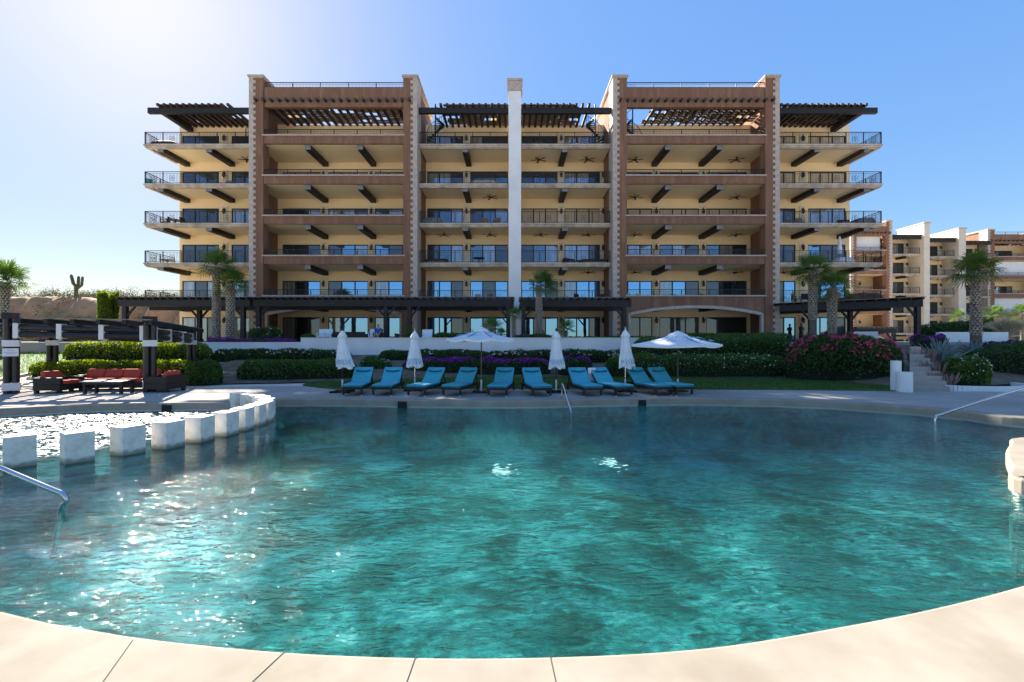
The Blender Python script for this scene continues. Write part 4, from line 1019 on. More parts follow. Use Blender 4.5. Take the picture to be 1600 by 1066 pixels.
while len(pts_) < 26000:
    q = (random.uniform(-150,-45), random.uniform(66,100)); g_ = noise.noise(Vector((q[0]*.12, q[1]*.12, 9)))+.6*noise.noise(Vector((q[0]*.5, q[1]*.5, 4)))
    if g_ > .12: pts_.append((q[0]+random.gauss(0,.2), q[1], hz(*q)+abs(random.gauss(0,.32))))
tag(np_mesh('scrub_cover', *quads_at(np.array(pts_), .30, .45), MT['scrub']), kind='stuff')
cx, cy = PX(119,82), 82.0; cz = hz(cx, cy); ct = PZ(429,82)
mb = MB(); mb.tube([(cx,cy,cz-.5),(cx,cy,cz+(ct-cz)*.5),(cx-.5,cy,cz+(ct-cz)*.62),(cx-.85,cy,ct-.3),(cx-.9,cy,ct)], [.30,.30,.27,.25,.12], 10)
mb.tube([(cx,cy,cz+(ct-cz)*.4),(cx+.35,cy,cz+(ct-cz)*.52),(cx+.45,cy,ct-.5),(cx+.45,cy,ct-.3)], [.22,.24,.22,.1], 10)
mb.tube([(cx+.3,cy,cz+(ct-cz)*.42),(cx+1.0,cy,cz+(ct-cz)*.55),(cx+1.15,cy,ct-.6),(cx+1.17,cy,ct-.35)], [.2,.22,.2,.1], 10)
tag(mb.build('cactus', MT['cactus'], loc=(cx,cy,cz), smooth=True), 'tall three-armed cardon cactus alone on the hilltop', 'cactus')
# ------------------------------------------------------------------ pergolas
def posts_cluster(par, x, y, z0, z1, r=.098):
    m = MB(); ang = .72; ca, sa = math.cos(ang), math.sin(ang)
    def sq(h): return [(x+a*h*ca-b*h*sa, y+a*h*sa+b*h*ca) for a, b in ((-1,-1),(1,-1),(1,1),(-1,1))]
    for dx in (-1,1):
        for dy in (-1,1): m.tube([(x+dx*r*ca-dy*r*sa,y+dx*r*sa+dy*r*ca,z0),(x+dx*r*ca-dy*r*sa,y+dx*r*sa+dy*r*ca,z1)], r*.98, 12)
    p = m.build('post', MT['blackpost'], par, smooth=False)
    for (a, b) in ((.12,.38),(1.62,1.84)):
        if z0+b < z1:
            s = MB(); s.prism(sq(2.1*r), z0+a, z0+b); s.build('band', MT['strap'], p)
    c = MB(); c.prism(sq(2.15*r), z1-.18, z1+.02); c.build('post_cap', MT['wood'], p)
    return p
PG = thing('pergola', (-15, 17, 0), 'black log pergola with white bands over the red sofa by the pool', 'pergola')
Q = [(PX(18,15.6),15.6), (PX(234,16.35),16.35), (PX(299,23),23.0), (-20.4,20.2)]
ZR = [2.74, 2.66, 2.50, 2.66]
for (x, y), z in zip(Q, ZR): posts_cluster(PG, x, y, -.01 if y < 20.5 else .0, z)
def pair(a, za, b, zb):
    m = MB()
    for dz in (-.46,-.70): m.tube([(*a,za+dz),(*b,zb+dz)], .115, 10)
    o = m.build('log_beam', MT['blackpost'], PG)
    n = 4
    for i in range(n):
        t = (i+.16)/(n-.7); p = Vector((*a,za)).lerp(Vector((*b,zb)), t); d = (Vector(b)-Vector(a)).normalized()
        s = MB(); s.bar((p.x,p.y,p.z-.84),(p.x,p.y,p.z-.32), .27, .15, up=(d.x,d.y,0)); s.build('bracket', MT['strap'], o)
far_left = (-25.5,15.2)
pair(Q[0],ZR[0],Q[1],ZR[1]); pair(Q[1],ZR[1],Q[2],ZR[2]); pair(Q[3],ZR[3],Q[2],ZR[2]); pair(far_left,2.78,Q[0],ZR[0])
posts_cluster(PG, far_left[0], far_left[1], -.01, 2.78)
A0, A1, B0, B1 = Vector((-26,14.9,2.58)), Vector((*Q[1],2.44))+Vector((.35,-.35,0)), Vector((-27,20.6,2.58)), Vector((*Q[2],2.32))+Vector((.5,.1,0))
for i in range(17):
    t = i/16; a = A0.lerp(A1,t); b = B0.lerp(B1,t); a = a.lerp(b,-.03); m = MB(); m.bar(a,b,.11,.16); m.build('rafter', MT['wood'], PG)
s = MB()
for j in range(22):
    t = j/21; a = A0.lerp(B0,t)+Vector((0,0,.10)); b = A1.lerp(B1,t)+Vector((0,0,.10))
    if random.random() < .93: s.bar(a, b, .10, .035)
s.build('slat_cover', MT['thatch'], PG)
x, y = Q[0]; ca, sa = math.cos(.72), math.sin(.72)
def onpost(mb, u0, u1, d0, d1, z0, z1): mb.prism([(x+u*ca+d*sa, y+u*sa-d*ca) for u, d in ((u0,d0),(u1,d0),(u1,d1),(u0,d1))], z0, z1)
m = MB(); onpost(m, -.19, .19, .20, .225, 1.28, 1.55)
sg = tag(m.build('notice_sign', MT['paper'], loc=(x,y-.2,1.28)), 'small white notice sign on the nearest pergola post', 'sign')
m = MB()
for (a, b, z) in ((-.08,.08,1.47),(-.15,.15,1.41),(-.10,.10,1.36)):
    u = a
    while u < b: L = random.uniform(.012,.03); onpost(m, u, u+L, .226, .228, z, z+.014); u += L+.01
m.build('notice_text', MT['ink'], sg)

def long_pergola(label, x0, x1, y0, y1, z, posts, slant=0.0, yref=None, yl=None):
    o = thing('pergola', ((x0+x1)/2, y0, 1.72), label, 'pergola')
    def yy(x): return y0+(slant*(x-x0))
    for (ya, dz) in ((0,0),(y1-y0-1.2,-.1)):
        b = MB(); b.bar((x0,yy(x0)+ya,z-.43+dz),(x1,yy(x1)+ya,z-.43+dz), .22, .52); b.build('main_beam', MT['wood'], o)
    n = int((x1-x0)/.52)
    for i in range(n):
        x = x0+.15+(x1-x0-.3)*i/(n-1); b = MB(); b.box(x-.07, x+.07, yy(x)-.35, yy(x)+(y1-y0), z-.165, z); b.build('rafter', MT['wood'], o)
    s = MB(); y = -.2
    while y < y1-y0-.1: s.bar((x0-.05,yy(x0)+y,z+.02),(x1+.05,yy(x1)+y,z+.02), .14, .035); y += .26
    s.build('slat_cover', MT['thatch'], o)
    for (x, back) in posts:
        y = yy(x)+(0 if not back else y1-y0-1.2); b = MB(); b.box(x-.15, x+.15, y-.15, y+.15, 1.715, z-.70)
        p = b.build('post', MT['wood'], o)
        c = MB(); c.box(x-.21, x+.21, y-.21, y+.21, 1.716, 1.95); c.build('post_base', MT['wood'], p)
        c = MB()
        for s_ in (-1,1):
            if x0 < x+s_*.7 < x1: c.bar((x+s_*.1,y,z-1.45),(x+s_*.75,y,z-.70), .12, .14)
        if c.v: c.build('brace', MT['wood'], p)
    return o
long_pergola('long dark wood pergola at ground level before the left wing, with vine at its end', PX(186,35), PX(392,35), 35, 39.2, PZ(465,35), [(PX(380,35),0),(PX(196,35),0),(PX(270,35),1)])
long_pergola('dark wood pergola at ground level before the arch of the left tower', PX(396,35.2), PX(640,35.2), 35.2, 38.9, PZ(465,35.2), [(PX(603,35.2),0),(PX(404,35.2),0)])
long_pergola('dark wood pergola at ground level left of the white pillar', PX(634,34.6), PX(803,34.6), 34.6, 38.9, PZ(465,34.6), [(PX(640,34.6),0),(PX(794,34.6),0)])
long_pergola('dark wood pergola at ground level right of the white pillar', PX(812,34.6), PX(986,34.6), 34.6, 38.9, PZ(465.5,34.6), [(PX(818,34.6),0),(PX(975,34.6),0)])
long_pergola('dark wood pergola reaching out past the right wing at ground level', PX(1219,38.5), PX(1446,33), 38.6, 42.6, PZ(474,38.5), [(PX(1264,37.5),0),(PX(1433,33.4),0),(27.9,1)], slant=-.74)
long_pergola('small distant dark pergola before the second building', PX(1325,50), PX(1400,50), 50, 53, PZ(511,50), [(PX(1328,50),0),(PX(1396,50),0)])

# ------------------------------------------------------------------ sofa corner
def cushion(mb, x0, x1, y0, y1, z0, z1):
    mb.box(x0, x1, y0, y1, z0, z1)
def seat(name, cat, cx_, cy_, w_, d, rz, nc, label, z=0.0):
    o = thing(name, (0,0,0), label, cat)
    f = MB(); f.box(-w_/2, w_/2, -d/2, d/2, .10, .30); f.box(-w_/2, -w_/2+.12, -d/2, d/2, .301, .54); f.box(w_/2-.12, w_/2, -d/2, d/2, .301, .54)
    f.box(-w_/2+.121, w_/2-.121, d/2-.12, d/2, .301, .58)
    f.build('frame', MT['wicker'], o, bevel=.015)
    for sx_ in (-1,1):
        for sy_ in (-1,1):
            l = MB(); l.box(sx_*(w_/2-.07)-.05, sx_*(w_/2-.07)+.05, sy_*(d/2-.07)-.05, sy_*(d/2-.07)+.05, 0, .10); l.build('leg', MT['wicker'], o)
    cw = (w_-.26)/nc
    for i in range(nc):
        x0 = -w_/2+.13+cw*i
        s = MB(); s.box(x0+.008, x0+cw-.008, -d/2-.02, d/2-.13, .305, .44); s.build('seat_cushion', MT['red'], o, bevel=.035)
        s = MB(); s.prism_x([(d/2-.32,.445),(d/2-.13,.445),(d/2-.08,.75),(d/2-.22,.75)], x0+.012, x0+cw-.012); s.build('back_cushion', MT['red'], o, bevel=.04)
    o.location = (cx_, cy_, z); o.rotation_euler = (0,0,rz)
    return o
seat('sofa', 'sofa', PX(186,16.9), 16.9, 3.0, .85, 0, 4, 'long dark wicker sofa with red cushions behind the pergola post')
seat('armchair', 'armchair', PX(93,16.0), 16.0, .95, .9, R(92), 1, 'dark wicker armchair with red cushions facing the coffee table')
seat('armchair', 'armchair', PX(245,15.9), 16.3, .9, .85, R(-95), 1, 'dark wicker armchair half hidden behind the second pergola post')
o = thing('coffee_table', (PX(170,15.75), 15.75, 0), 'low dark coffee table with glass top in front of the red sofa', 'table')
x, y = PX(170,15.75), 15.75
m = MB(); m.box(x-.72, x+.72, y-.32, y+.32, .40, .43); m.build('tabletop', MT['gl_mid'], o)
m = MB(); m.box(x-.68, x+.68, y-.28, y+.28, .32, .398); m.build('apron', MT['wicker'], o)
for sx_ in (-1,1):
    for sy_ in (-1,1):
        l = MB(); l.box(x+sx_*.62-.04, x+sx_*.62+.04, y+sy_*.22-.04, y+sy_*.22+.04, 0, .319); l.build('leg', MT['wicker'], o)

# ------------------------------------------------------------------ sun loungers
LG = 'turquoise sun loungers in a row along the pool edge'
def make_lounger():
    o = thing('sun_lounger', (0,0,0), 'x', 'sun lounger', LG); W = .68
    f = MB()
    for s in (-1,1): f.box(s*W/2-.03*(s>0)-.0, s*W/2+.03*(s<0), -1.0, .98, .21, .29)
    f.box(-W/2+.031, W/2-.031, -1.0, -.95, .21, .29); f.box(-W/2+.031, W/2-.031, .93, .98, .21, .29); f.box(-W/2+.031, W/2-.031, -.949, .2, .24, .28)
    f.build('frame', MT['wicker'], o)
    b = MB(); b.bar((0,.22,.285),(0,.80,.765), W-.02, .04, up=(0,-.7,.7)); b.bar((-.26,.72,.68),(-.26,.93,.27), .03,.03); b.bar((.26,.72,.68),(.26,.93,.27), .03,.03); b.build('backrest_frame', MT['wicker'], o)
    for sx_ in (-1,1):
        for yy_ in (-.93,.0,.90):
            if yy_ == 0: continue
            l = MB(); l.box(sx_*(W/2-.05)-.028, sx_*(W/2-.05)+.028, yy_-.028, yy_+.028, .03, .21); lg = l.build('leg', MT['darkbase'], o)
            l = MB(); l.box(sx_*(W/2-.05)-.022, sx_*(W/2-.05)+.022, yy_-.022, yy_+.022, 0, .03); l.build('foot', MT['strap'], lg)
    c = MB(); c.prism_x([(-1.01,.295),(.20,.295),(.80,.79),(.755,.865),(.165,.375),(-1.01,.385)], -W/2+.01, W/2-.01)
    cu = c.build('mattress', MT['teal'], o, bevel=.03)
    s = MB(); s.box(-W/2+.004, W/2-.004, -1.02, .1, .325, .345); s.build('piping', MT['tealdark'], cu)
    h = MB(); pts = []
    for i in range(11):
        t = -1+2*i/10; zc = .735-.035*(1-t*t); yv = (zc-.375)/.49*.59+.165
        pts.append((t*.27, yv-.012, zc+.012))
    h.tube(pts, [.012]+[.03]*9+[.012], 8); h.build('head_roll', MT['tealdark'], cu)
    index_kids(o); return o
proto = make_lounger()
LS = [((-5.22,14.85),(-5.36,16.3)),((-4.25,14.85),(-4.30,16.3)),((-3.12,14.75),(-2.78,16.2)),((-1.98,14.75),(-1.62,16.2)),((-.48,14.65),(-.27,16.2)),((.97,14.6),(.70,16.2)),((2.62,14.65),(2.36,16.2)),((3.66,14.75),(3.18,16.2)),((4.98,14.85),(4.50,16.3)),((5.68,14.9),(5.32,16.3))]
LL = ['turquoise lounger at the left end, beside the leaning folded umbrella', 'second turquoise lounger from the left end of the row', 'third turquoise lounger from the left, under the second folded umbrella', 'turquoise lounger just left of the round open umbrella',
      'turquoise lounger just right of the round open umbrella pole', 'turquoise lounger just left of the third folded umbrella', 'turquoise lounger with a white towel behind its backrest', 'turquoise lounger left of the fourth folded umbrella',
      'second turquoise lounger from the right end of the row', 'turquoise lounger at the right end, under the square open umbrella']
for i, ((fx, fy), (hx, hy)) in enumerate(LS):
    d = Vector((hx-fx, hy-fy)).normalized(); rz = math.atan2(-d.x, d.y); c = Vector((fx,fy))+d*1.0
    if i == 0: r = proto; r.location = (c.x,c.y,0); r.rotation_euler = (0,0,rz); r['label'] = LL[0]
    else: r = copy_tree(proto, (c.x,c.y,0), rz, LL[i], LG)
m = MB(); m.box(2.72,2.98,16.28,16.33,.36,.83); m.box(2.72,2.98,16.22,16.279,.62,.84); tag(m.build('towel', MT['canvas'], loc=(2.85,16.3,.5), bevel=.012), 'white towel hanging beside a turquoise lounger backrest', 'towel')
# ------------------------------------------------------------------ umbrellas
def squiggle(m, c, r, z, a0, a1, seed):
    rnd = random.Random(seed); a = a0
    while a < a1:
        da = rnd.uniform(.12,.3); hh = rnd.uniform(.05,.11); pts = []
        for i in range(6):
            t = i/5; aa = a+da*t; zz = z+hh*math.sin(t*PI*1.6+rnd.random())
            rr = r(zz); pts.append((c[0]+rr*math.cos(aa), c[1]+rr*math.sin(aa), zz))
        m.tube(pts, .011, 4); a += da+.05
UG = 'white umbrellas behind the loungers'
def closed_umbrella(x, y, lean, label, top, seed):
    o = thing('folded_umbrella', (x,y,0), label, 'umbrella', UG); rnd = random.Random(seed)
    m = MB(); m.lathe((x,y,0), [(.30,0),(.30,.03),(.12,.05),(.10,.06)], 16)
    for k in range(4): a = PI/4+k*PI/2; m.bar((x,y,.055),(x+.45*math.cos(a),y+.45*math.sin(a),.04), .10,.06)
    m.build('base', MT['darkbase'], o)
    m = MB(); m.tube([(x,y,.04),(x,y,.45)], .032, 10); m.build('pole_sleeve', MT['strap'], o)
    m = MB(); m.tube([(x,y,.451),(x,y,top)], .022, 8); m.lathe((x,y,top-.02), [(.03,0),(.035,.03),(.012,.08)], 8); m.build('pole', MT['darkbase'] if seed % 2 else MT['steel'], o)
    n = 32; rows = []; zb, zt = .86, top-.13; lv = 9
    def rad(z, k):
        t = (zt-z)/(zt-zb); fold = 1+.20*math.sin(k*2*PI/8*2)*min(1,t*2)+.06*math.sin(k*1.9+seed)
        return (.085+.17*t**1.15)*fold
    vs = []
    for i in range(lv):
        t = i/(lv-1); 
        for k in range(n):
            z = zt-(zt-zb)*t+ (.05*math.sin(k*.8+seed) if i == lv-1 else 0); a = 2*PI*k/n; r = rad(z, k)
            vs.append((x+lean*t*t*.10+r*math.cos(a)*1.05, y+r*math.sin(a), z))
    m = MB(); m.add(vs, [(i*n+k, i*n+(k+1)%n, (i+1)*n+(k+1)%n, (i+1)*n+k) for i in range(lv-1) for k in range(n)])
    cn = m.build('canopy', MT['canvas'], o, smooth=True)
    m = MB(); vs = []
    for i, (r, z) in enumerate(((.035,top-.06),(.085,top-.12),(.15,top-.27),(.135,top-.31))):
        for k in range(24): a = 2*PI*k/24; q = r*(1+.18*math.sin(k*PI/1.5)*(i > 1)); vs.append((x+q*math.cos(a), y+q*math.sin(a), z+.02*math.sin(k*1.7)*(i == 3)))
    m.add(vs, [(i*24+k, i*24+(k+1)%24, (i+1)*24+(k+1)%24, (i+1)*24+k) for i in range(3) for k in range(24)]); m.build('canopy_vent', MT['canvas'], cn, smooth=True)
    m = MB(); squiggle(m, (x+lean*.06,y), lambda z: .30, 1.08, -2.5, -.6, seed); m.build('emblem', MT['logo'], cn)
closed_umbrella(PX(535,15.95), 15.95, 1.2, 'folded white umbrella with slanting hem beside the leftmost lounger', 2.22, 1)
closed_umbrella(PX(648,16.5), 16.5, .1, 'folded white umbrella behind the third lounger, blue lettering near its hem', 2.2, 2)
closed_umbrella(PX(869,15.9), 15.9, .3, 'folded white umbrella right behind the slim handrail', 2.2, 3)
closed_umbrella(PX(977,16.2), 16.2, .6, 'folded white umbrella between the right-hand loungers', 2.25, 4)
def open_umbrella(x, y, n, rad, zt, zr, label, base, rot):
    o = thing('open_umbrella', (x,y,0), label, 'umbrella', UG)
    m = MB(); m.box(x-.28,x+.28,y-.28,y+.28,0,.07) if base else m.lathe((x,y,0), [(.36,0),(.36,.04),(.1,.07)], 16); m.build('base', MT['darkbase'], o)
    m = MB(); m.tube([(x,y,.06),(x,y,.45)], .034, 10); m.build('pole_sleeve', MT['strap'], o)
    m = MB(); m.tube([(x,y,.45),(x,y,zt+.02)], .022, 8); m.lathe((x,y,zt), [(.02,0),(.03,.03),(.01,.09)], 8); m.build('pole', MT['bark'], o)
    sub = 4; K = n*sub; vs = []; lv = 6
    def pt(a_i, t, dz=0):
        i = a_i//sub; f = (a_i % sub)/sub; a = rot+2*PI*i/n; b = rot+2*PI*(i+1)/n
        X = (math.cos(a)*(1-f)+math.cos(b)*f)*rad*t; Y = (math.sin(a)*(1-f)+math.sin(b)*f)*rad*t
        sag = -.05*t*math.sin(f*PI)-.10*math.sin(t*PI)*.4
        return (x+X, y+Y, zt-(zt-zr)*t+sag+dz)
    for li in range(lv):
        t = .02+.98*li/(lv-1)
        for k in range(K): vs.append(pt(k, t))
    for k in range(K): p_ = pt(k, 1.0); vs.append((p_[0], p_[1], p_[2]-.075))
    m = MB(); m.add(vs, [(i*K+k, i*K+(k+1)%K, (i+1)*K+(k+1)%K, (i+1)*K+k) for i in range(lv) for k in range(K)])
    cn = m.build('canopy', MT['canvas'], o)
    s = cn.modifiers.new('Thickness', 'SOLIDIFY'); s.thickness = .008
    m = MB(); vs = []
    for t, dz in ((.0,.075),(.2,.045),(.24,.01)):
        for k in range(K): vs.append(pt(k, max(t,.005), dz))
    m.add(vs, [(i*K+k, i*K+(k+1)%K, (i+1)*K+(k+1)%K, (i+1)*K+k) for i in range(2) for k in range(K)]); m.build('canopy_vent', MT['canvas'], cn)
    for i in range(n):
        a = rot+2*PI*i/n; m = MB(); e = Vector((x+math.cos(a)*rad*.98, y+math.sin(a)*rad*.98, zr-.02)); c = Vector((x,y,zt-.05)); m.bar(c, e, .02, .025)
        m.bar(Vector((x,y,zr-.12)), c.lerp(e,.5)-Vector((0,0,.02)), .016,.018); m.build('rib', MT['darkbase'], o)
    m = MB(); rnd = random.Random(n)
    for k in range(5):
        a = -PI/2+(k-2)*.42+rnd.uniform(-.1,.1)
        for t in (.45,.7):
            q = [Vector((x+math.cos(a+u*.10)*rad*(t+.06*math.sin(u*4)), y+math.sin(a+u*.10)*rad*(t+.06*math.sin(u*4)), zt-(zt-zr)*(t+.06*math.sin(u*4))+.012)) for u in (-1.2,-.6,0,.6,1.2)]
            m.tube(q, .010, 4)
    m.build('emblem', MT['logo'], cn)
open_umbrella(PX(752,15.9), 15.9, 8, 1.24, 2.24, 1.88, 'round open white umbrella in the middle of the lounger row', True, PI/8)
open_umbrella(PX(1059,16.3), 16.3, 4, 1.72, 2.10, 1.68, 'square open white umbrella over the right end of the lounger row', False, .12)

# ------------------------------------------------------------------ things on the balconies and terrace
def chair(x, y, z, rz, mat, label, arm=True, name='patio_chair'):
    o = thing(name, (0,0,0), label, 'chair')
    m = MB(); m.box(-.28,.28,-.27,.27,.38,.46); m.build('seat', MT[mat], o)
    m = MB(); m.prism_x([(.20,.461),(.27,.461),(.36,.95),(.29,.95)], -.27,.27); m.build('backrest', MT[mat], o)
    for sx_ in (-1,1):
        for sy_ in (-1,1): m = MB(); m.box(sx_*.25-.025,sx_*.25+.025,sy_*.24-.025,sy_*.24+.025,0,.379); m.build('leg', MT[mat], o)
        if arm: m = MB(); m.box(sx_*.28-.03,sx_*.28+.03,-.25,.28,.62,.66); m.box(sx_*.28-.025,sx_*.28+.025,-.24,-.19,.461,.619); m.build('armrest', MT[mat], o)
    o.location = (x,y,z); o.rotation_euler = (0,0,rz)
def table(x, y, z, r, mat, label, h=.72):
    o = thing('round_table', (x,y,z), label, 'table')
    m = MB(); m.lathe((x,y,z), [(r,h-.04),(r,h)], 20); m.build('tabletop', MT[mat], o)
    m = MB(); m.lathe((x,y,z), [(r*.5,0),(r*.45,.04),(.05,.08),(.05,h-.041)], 12); m.build('pedestal', MT[mat], o)
def lump(name, x, y, z, w_, d, h, mat, label, cat):
    m = MB(); n = 12; vs = []
    for (s, zz) in ((1,0),(1.0,.35),(.93,.75),(.7,.97),(.25,1.0)):
        for k in range(24):
            a = 2*PI*k/24; cxx = math.copysign(abs(math.cos(a))**.5, math.cos(a)); sxx = math.copysign(abs(math.sin(a))**.5, math.sin(a)); q = s*(1+.04*math.sin(k*2.3)*(zz < .5))
            vs.append((x+w_/2*q*cxx, y+d/2*q*sxx, z+h*zz))
    m.add(vs, [(i*24+k, i*24+(k+1)%24, (i+1)*24+(k+1)%24, (i+1)*24+k) for i in range(4) for k in range(24)]+[tuple(range(96,120))])
    tag(m.build(name, MT[mat], loc=(x,y,z), smooth=True), label, cat)
def wsofa(x, y, z, w_, rz, label):
    o = thing('outdoor_sofa', (0,0,0), label, 'sofa')
    m = MB(); m.box(-w_/2,w_/2,-.4,.4,.0,.3); m.box(-w_/2,-w_/2+.15,-.4,.4,.301,.6); m.box(w_/2-.15,w_/2,-.4,.4,.301,.6); m.box(-w_/2+.151,w_/2-.151,.25,.4,.301,.75); m.build('frame', MT['wicker'], o)
    m = MB(); m.box(-w_/2+.16,w_/2-.16,-.38,.24,.305,.44); m.build('seat_cushion', MT['greycover'], o, bevel=.03)
    o.location = (x,y,z); o.rotation_euler = (0,0,rz)
Yb = 41.6
def bx(p): return PX(p, Yb)
lump('hot_tub_cover', bx(258), 42.0, F[5], 2.6, 2.0, .85, 'tubred', 'dark red covered hot tub on the top left balcony', 'hot tub')
chair(bx(237), 41.4, F[4], .9, 'teal', 'turquoise chair at the corner of the left-wing balcony one floor below the hot tub')
lump('covered_furniture', bx(352), 42.4, F[4], .9, .8, 1.0, 'greycover', 'dark covered chair by the wall lamp on the left-wing balcony below the hot tub', 'covered chair')
table(bx(272), 41.8, F[3], .55, 'wicker', 'dark round table between two chairs on the third-floor left-wing balcony')
chair(bx(258), 41.6, F[3], -1.3, 'wicker', 'dark chair left of the round table on the third-floor left-wing balcony'); chair(bx(287), 41.8, F[3], 1.4, 'wicker', 'dark chair right of the round table on the third-floor left-wing balcony')
table(bx(262), 41.6, F[2], .6, 'bronze', 'brown low round table at the corner of the second-floor left-wing balcony', .5)
wsofa(bx(310), 42.8, F[2], 1.9, 0, 'dark sofa on the second-floor left-wing balcony')
wsofa(bx(418), 41.2, F[2], 2.0, 0, 'dark sofa inside the left tower on its second-floor balcony')
chair(bx(745), 42.6, F[5], .1, 'canvas', 'white chair on the top balcony left of the white pillar'); wsofa(bx(722), 42.6, F[5], 1.6, 0, 'dark sofa on the top balcony beside the spiral stair left of the pillar')
lump('covered_furniture', bx(757), 41.8, F[4], 2.6, 1.5, .78, 'beigecover', 'big beige dust cover on the fourth-floor balcony left of the pillar', 'furniture cover')
lump('covered_furniture', bx(676), 41.6, F[3], 2.0, 1.2, .85, 'greycover', 'dark covered table on the third-floor balcony left of the pillar', 'covered table')
chair(bx(758), 41.6, F[3], .2, 'brownseat', 'left tan chair of two on the third-floor balcony beside the pillar'); chair(bx(776), 41.6, F[3], -.2, 'brownseat', 'right tan chair of two on the third-floor balcony beside the pillar')
wsofa(bx(682), 42.0, F[2], 2.0, 0, 'dark sofa on the second-floor balcony left of the pillar'); table(bx(748), 41.8, F[2], .55, 'wicker', 'dark dining table on the second-floor balcony left of the pillar')
chair(bx(747), 41.8, F[1], .2, 'beigecover', 'beige chair on the first-floor balcony left of the pillar'); chair(bx(764), 41.8, F[1], -.3, 'brownseat', 'tan chair on the first-floor balcony nearest the pillar')
chair(bx(886), 41.8, F[5], .1, 'greycover', 'grey chair at the top balcony right of the pillar, left one'); chair(bx(900), 41.8, F[5], -.1, 'canvas', 'white chair on the top balcony right of the pillar')
wsofa(bx(894), 42.0, F[2], 1.6, .6, 'dark corner sofa left piece on the second-floor balcony right of the pillar'); wsofa(bx(930), 42.2, F[2], 2.4, 0, 'long dark sofa on the second-floor balcony right of the pillar')
chair(bx(904), 41.8, F[1], .5, 'wicker', 'dark open chair on the first-floor balcony above the right pergola'); chair(bx(940), 41.8, F[1], -.2, 'wicker', 'dark chair on the first-floor balcony beside the right tower')
chair(bx(983), 41.4, F[1], .2, 'canvas', 'white chair in the right tower first floor, left one'); chair(bx(997), 41.4, F[1], -.1, 'canvas', 'white chair in the right tower first floor, right one')
chair(bx(1098), 41.6, F[1], .3, 'brownseat', 'tan chair at the middle of the right tower first floor')
chair(bx(1236), 41.6, F[3], .3, 'greycover', 'grey chair on the third-floor right-wing balcony, left one'); chair(bx(1250), 41.6, F[3], -.2, 'greycover', 'grey chair on the third-floor right-wing balcony, right one')
wsofa(bx(1322), 41.6, F[3], 1.4, 0, 'dark sofa on the third-floor right-wing balcony'); lump('covered_furniture', bx(1352), 41.8, F[3], 1.8, 1.2, .85, 'greycover', 'grey covered table at the end of the third-floor right-wing balcony', 'covered table')
lump('covered_furniture', bx(1318), 41.6, F[2], 1.7, 1.0, .74, 'canvas', 'table under a white cloth on the second-floor right-wing balcony', 'table')
chair(bx(1244), 41.6, F[1], .3, 'brownseat', 'brown chair on the first-floor right-wing balcony, left one'); chair(bx(1257), 41.6, F[1], -.6, 'wicker', 'dark chair on the first-floor right-wing balcony, right one')
lump('covered_furniture', bx(1352), 41.8, F[1], 3.2, 1.6, .95, 'tubred', 'dark covered hot tub at the end of the first-floor right-wing balcony', 'hot tub')
# folded parasol on the right-wing balcony
m = MB(); xx = PX(1312,41.2); zz = F[2]; m.tube([(xx,41.2,zz),(xx,41.2,zz+2.6)], .025, 8); up_ = thing('folded_umbrella', (xx,41.2,zz), 'small folded white umbrella on the second-floor right-wing balcony', 'umbrella'); m.build('pole', MT['steel'], up_)
m = MB(); m.lathe((xx,41.2,zz), [(.17,1.0),(.20,1.3),(.13,1.8),(.15,2.0),(.08,2.5),(.02,2.6)], 12); m.build('canopy', MT['canvas'], up_)
m = MB(); m.lathe((xx,41.2,zz), [(.3,0),(.3,.06),(.05,.08)], 12); m.build('base', MT['darkbase'], up_)
# statue
sx_, sy_, sz_ = PX(1252,43.0), 43.0, 1.72
so_ = thing('statue', (sx_,sy_,sz_), 'small bronze robed statue on a white plinth by the right-wing doors', 'statue')
m = MB(); m.box(sx_-.45,sx_+.45,sy_-.3,sy_+.3,sz_,sz_+.22); m.box(sx_-.3,sx_+.3,sy_-.22,sy_+.22,sz_+.221,sz_+.30); m.build('plinth', MT['white'], so_)
m = MB(); m.lathe((sx_,sy_,sz_+.301), [(.20,0),(.22,.1),(.17,.5),(.14,.75),(.19,1.0),(.16,1.12),(.06,1.18),(.06,1.22),(.10,1.30),(.09,1.42),(.03,1.48)], 14)
for s in (-1,1): m.tube([(sx_+s*.17,sy_,sz_+1.36),(sx_+s*.23,sy_-.05,sz_+1.15),(sx_+s*.06,sy_-.19,sz_+1.2)], [.06,.05,.035], 8)
m.build('figure', MT['bronze'], so_, smooth=True)
# terrace chairs and seated person
Yt_ = 33.0
for p, lab in ((503,'white metal chair on the terrace left of the seated person'),(512,'second white metal chair on the terrace left of the seated person'),(583,'white metal chair next to the seated person')):
    chair(PX(p,Yt_), Yt_, 1.72, .1, 'canvas', lab)
wsofa(PX(548,33.6), 33.6, 1.72, 2.6, PI, 'dark outdoor sofa on the terrace in front of the left arch')
m = MB(); xx = PX(666,31); m.box(xx-.35,xx+.35,30.8,31.4,1.72,2.05); m.prism_x([(31.2,2.051),(31.4,2.051),(31.6,2.6),(31.45,2.6)], xx-.35, xx+.35); tag(m.build('lounge_chair', MT['canvas'], loc=(xx,31,1.72), bevel=.03), 'pale lounge chair on the terrace beside the clipped hedge', 'chair')
chx, chy = PX(590.5,Yt_), Yt_
chair(chx, chy, 1.72, 0, 'wicker', 'dark chair the seated person occupies on the terrace')
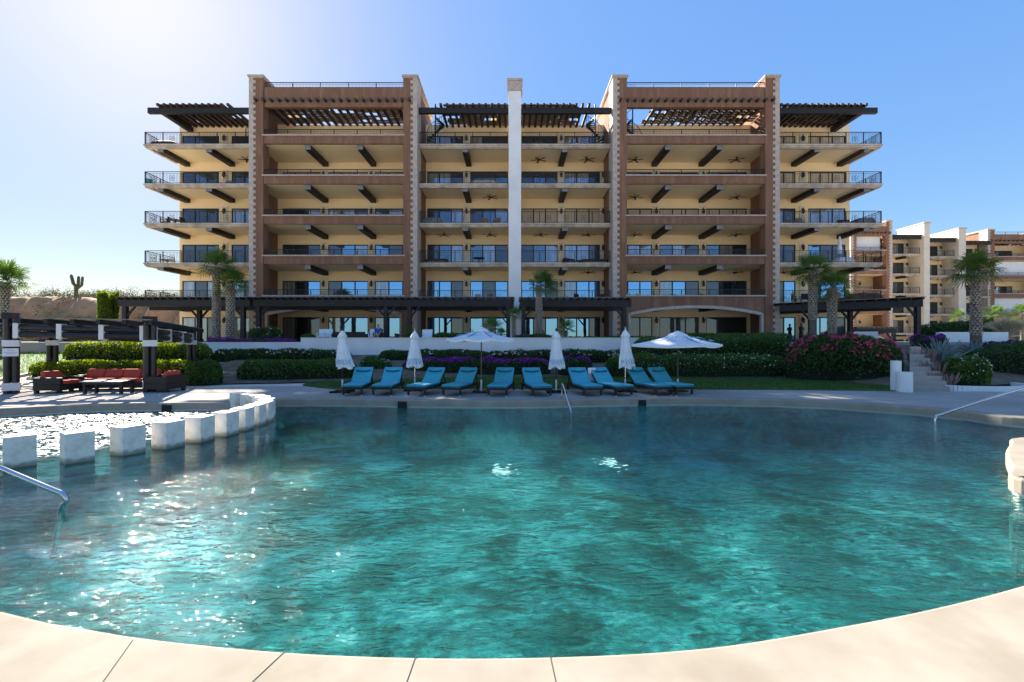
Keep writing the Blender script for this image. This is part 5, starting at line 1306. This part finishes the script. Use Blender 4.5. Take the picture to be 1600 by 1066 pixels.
def skinned(name, pts, edges, rad, mat, parent=None):
    me = bpy.data.meshes.new(name); o3 = WL[parent.name] if parent else pts[0]
    me.from_pydata([(p[0]-o3[0],p[1]-o3[1],p[2]-o3[2]) for p in pts], edges, [])
    me.materials.append(mat); o = link(name, me, parent, o3); sk_ = o.modifiers.new('Skin','SKIN')
    for v, r in zip(me.skin_vertices[0].data, rad): v.radius = (r, r)
    me.skin_vertices[0].data[0].use_root = True
    ss = o.modifiers.new('Subdivision','SUBSURF'); ss.levels = 1; ss.render_levels = 2; sk_.use_smooth_shade = True
    return o
b0 = Vector((chx, chy+.02, 1.72+.54))
def rel(*l): return [tuple(b0+Vector(p)) for p in l]
pp = rel((0,0,0),(0,.06,.25),(0,.08,.45),(0,.07,.56),(0,.04,.66),(0,.02,.76), (-.18,.07,.43),(-.24,.0,.2),(-.2,-.25,.12),(-.19,-.34,.11), (.18,.07,.43),(.24,.0,.2),(.2,-.25,.12),(.19,-.34,.11),
         (-.1,-.02,-.02),(-.12,-.45,0),(-.12,-.5,-.42),(-.12,-.62,-.48), (.1,-.02,-.02),(.12,-.45,0),(.12,-.5,-.42),(.12,-.62,-.48))
person = skinned('person', pp, [(0,1),(1,2),(2,3),(3,4),(4,5),(2,6),(6,7),(7,8),(8,9),(2,10),(10,11),(11,12),(12,13),(0,14),(14,15),(15,16),(16,17),(0,18),(18,19),(19,20),(20,21)],
                 [.14,.13,.14,.055,.095,.08,.055,.045,.035,.03,.055,.045,.035,.03,.09,.07,.05,.04,.09,.07,.05,.04], MT['skin'])
tag(person, 'person in a bright blue shirt sitting on the terrace in front of the left arch', 'person')
skinned('shirt', rel((0,0,.02),(0,.06,.25),(0,.08,.43),(-.18,.07,.43),(-.235,.01,.24),(.18,.07,.43),(.235,.01,.24)), [(0,1),(1,2),(2,3),(3,4),(2,5),(5,6)], [.165,.155,.16,.08,.065,.08,.065], MT['blueshirt'], person)
skinned('hair', rel((0,.06,.68),(0,.04,.77)), [(0,1)], [.10,.085], MT['hair'], person)
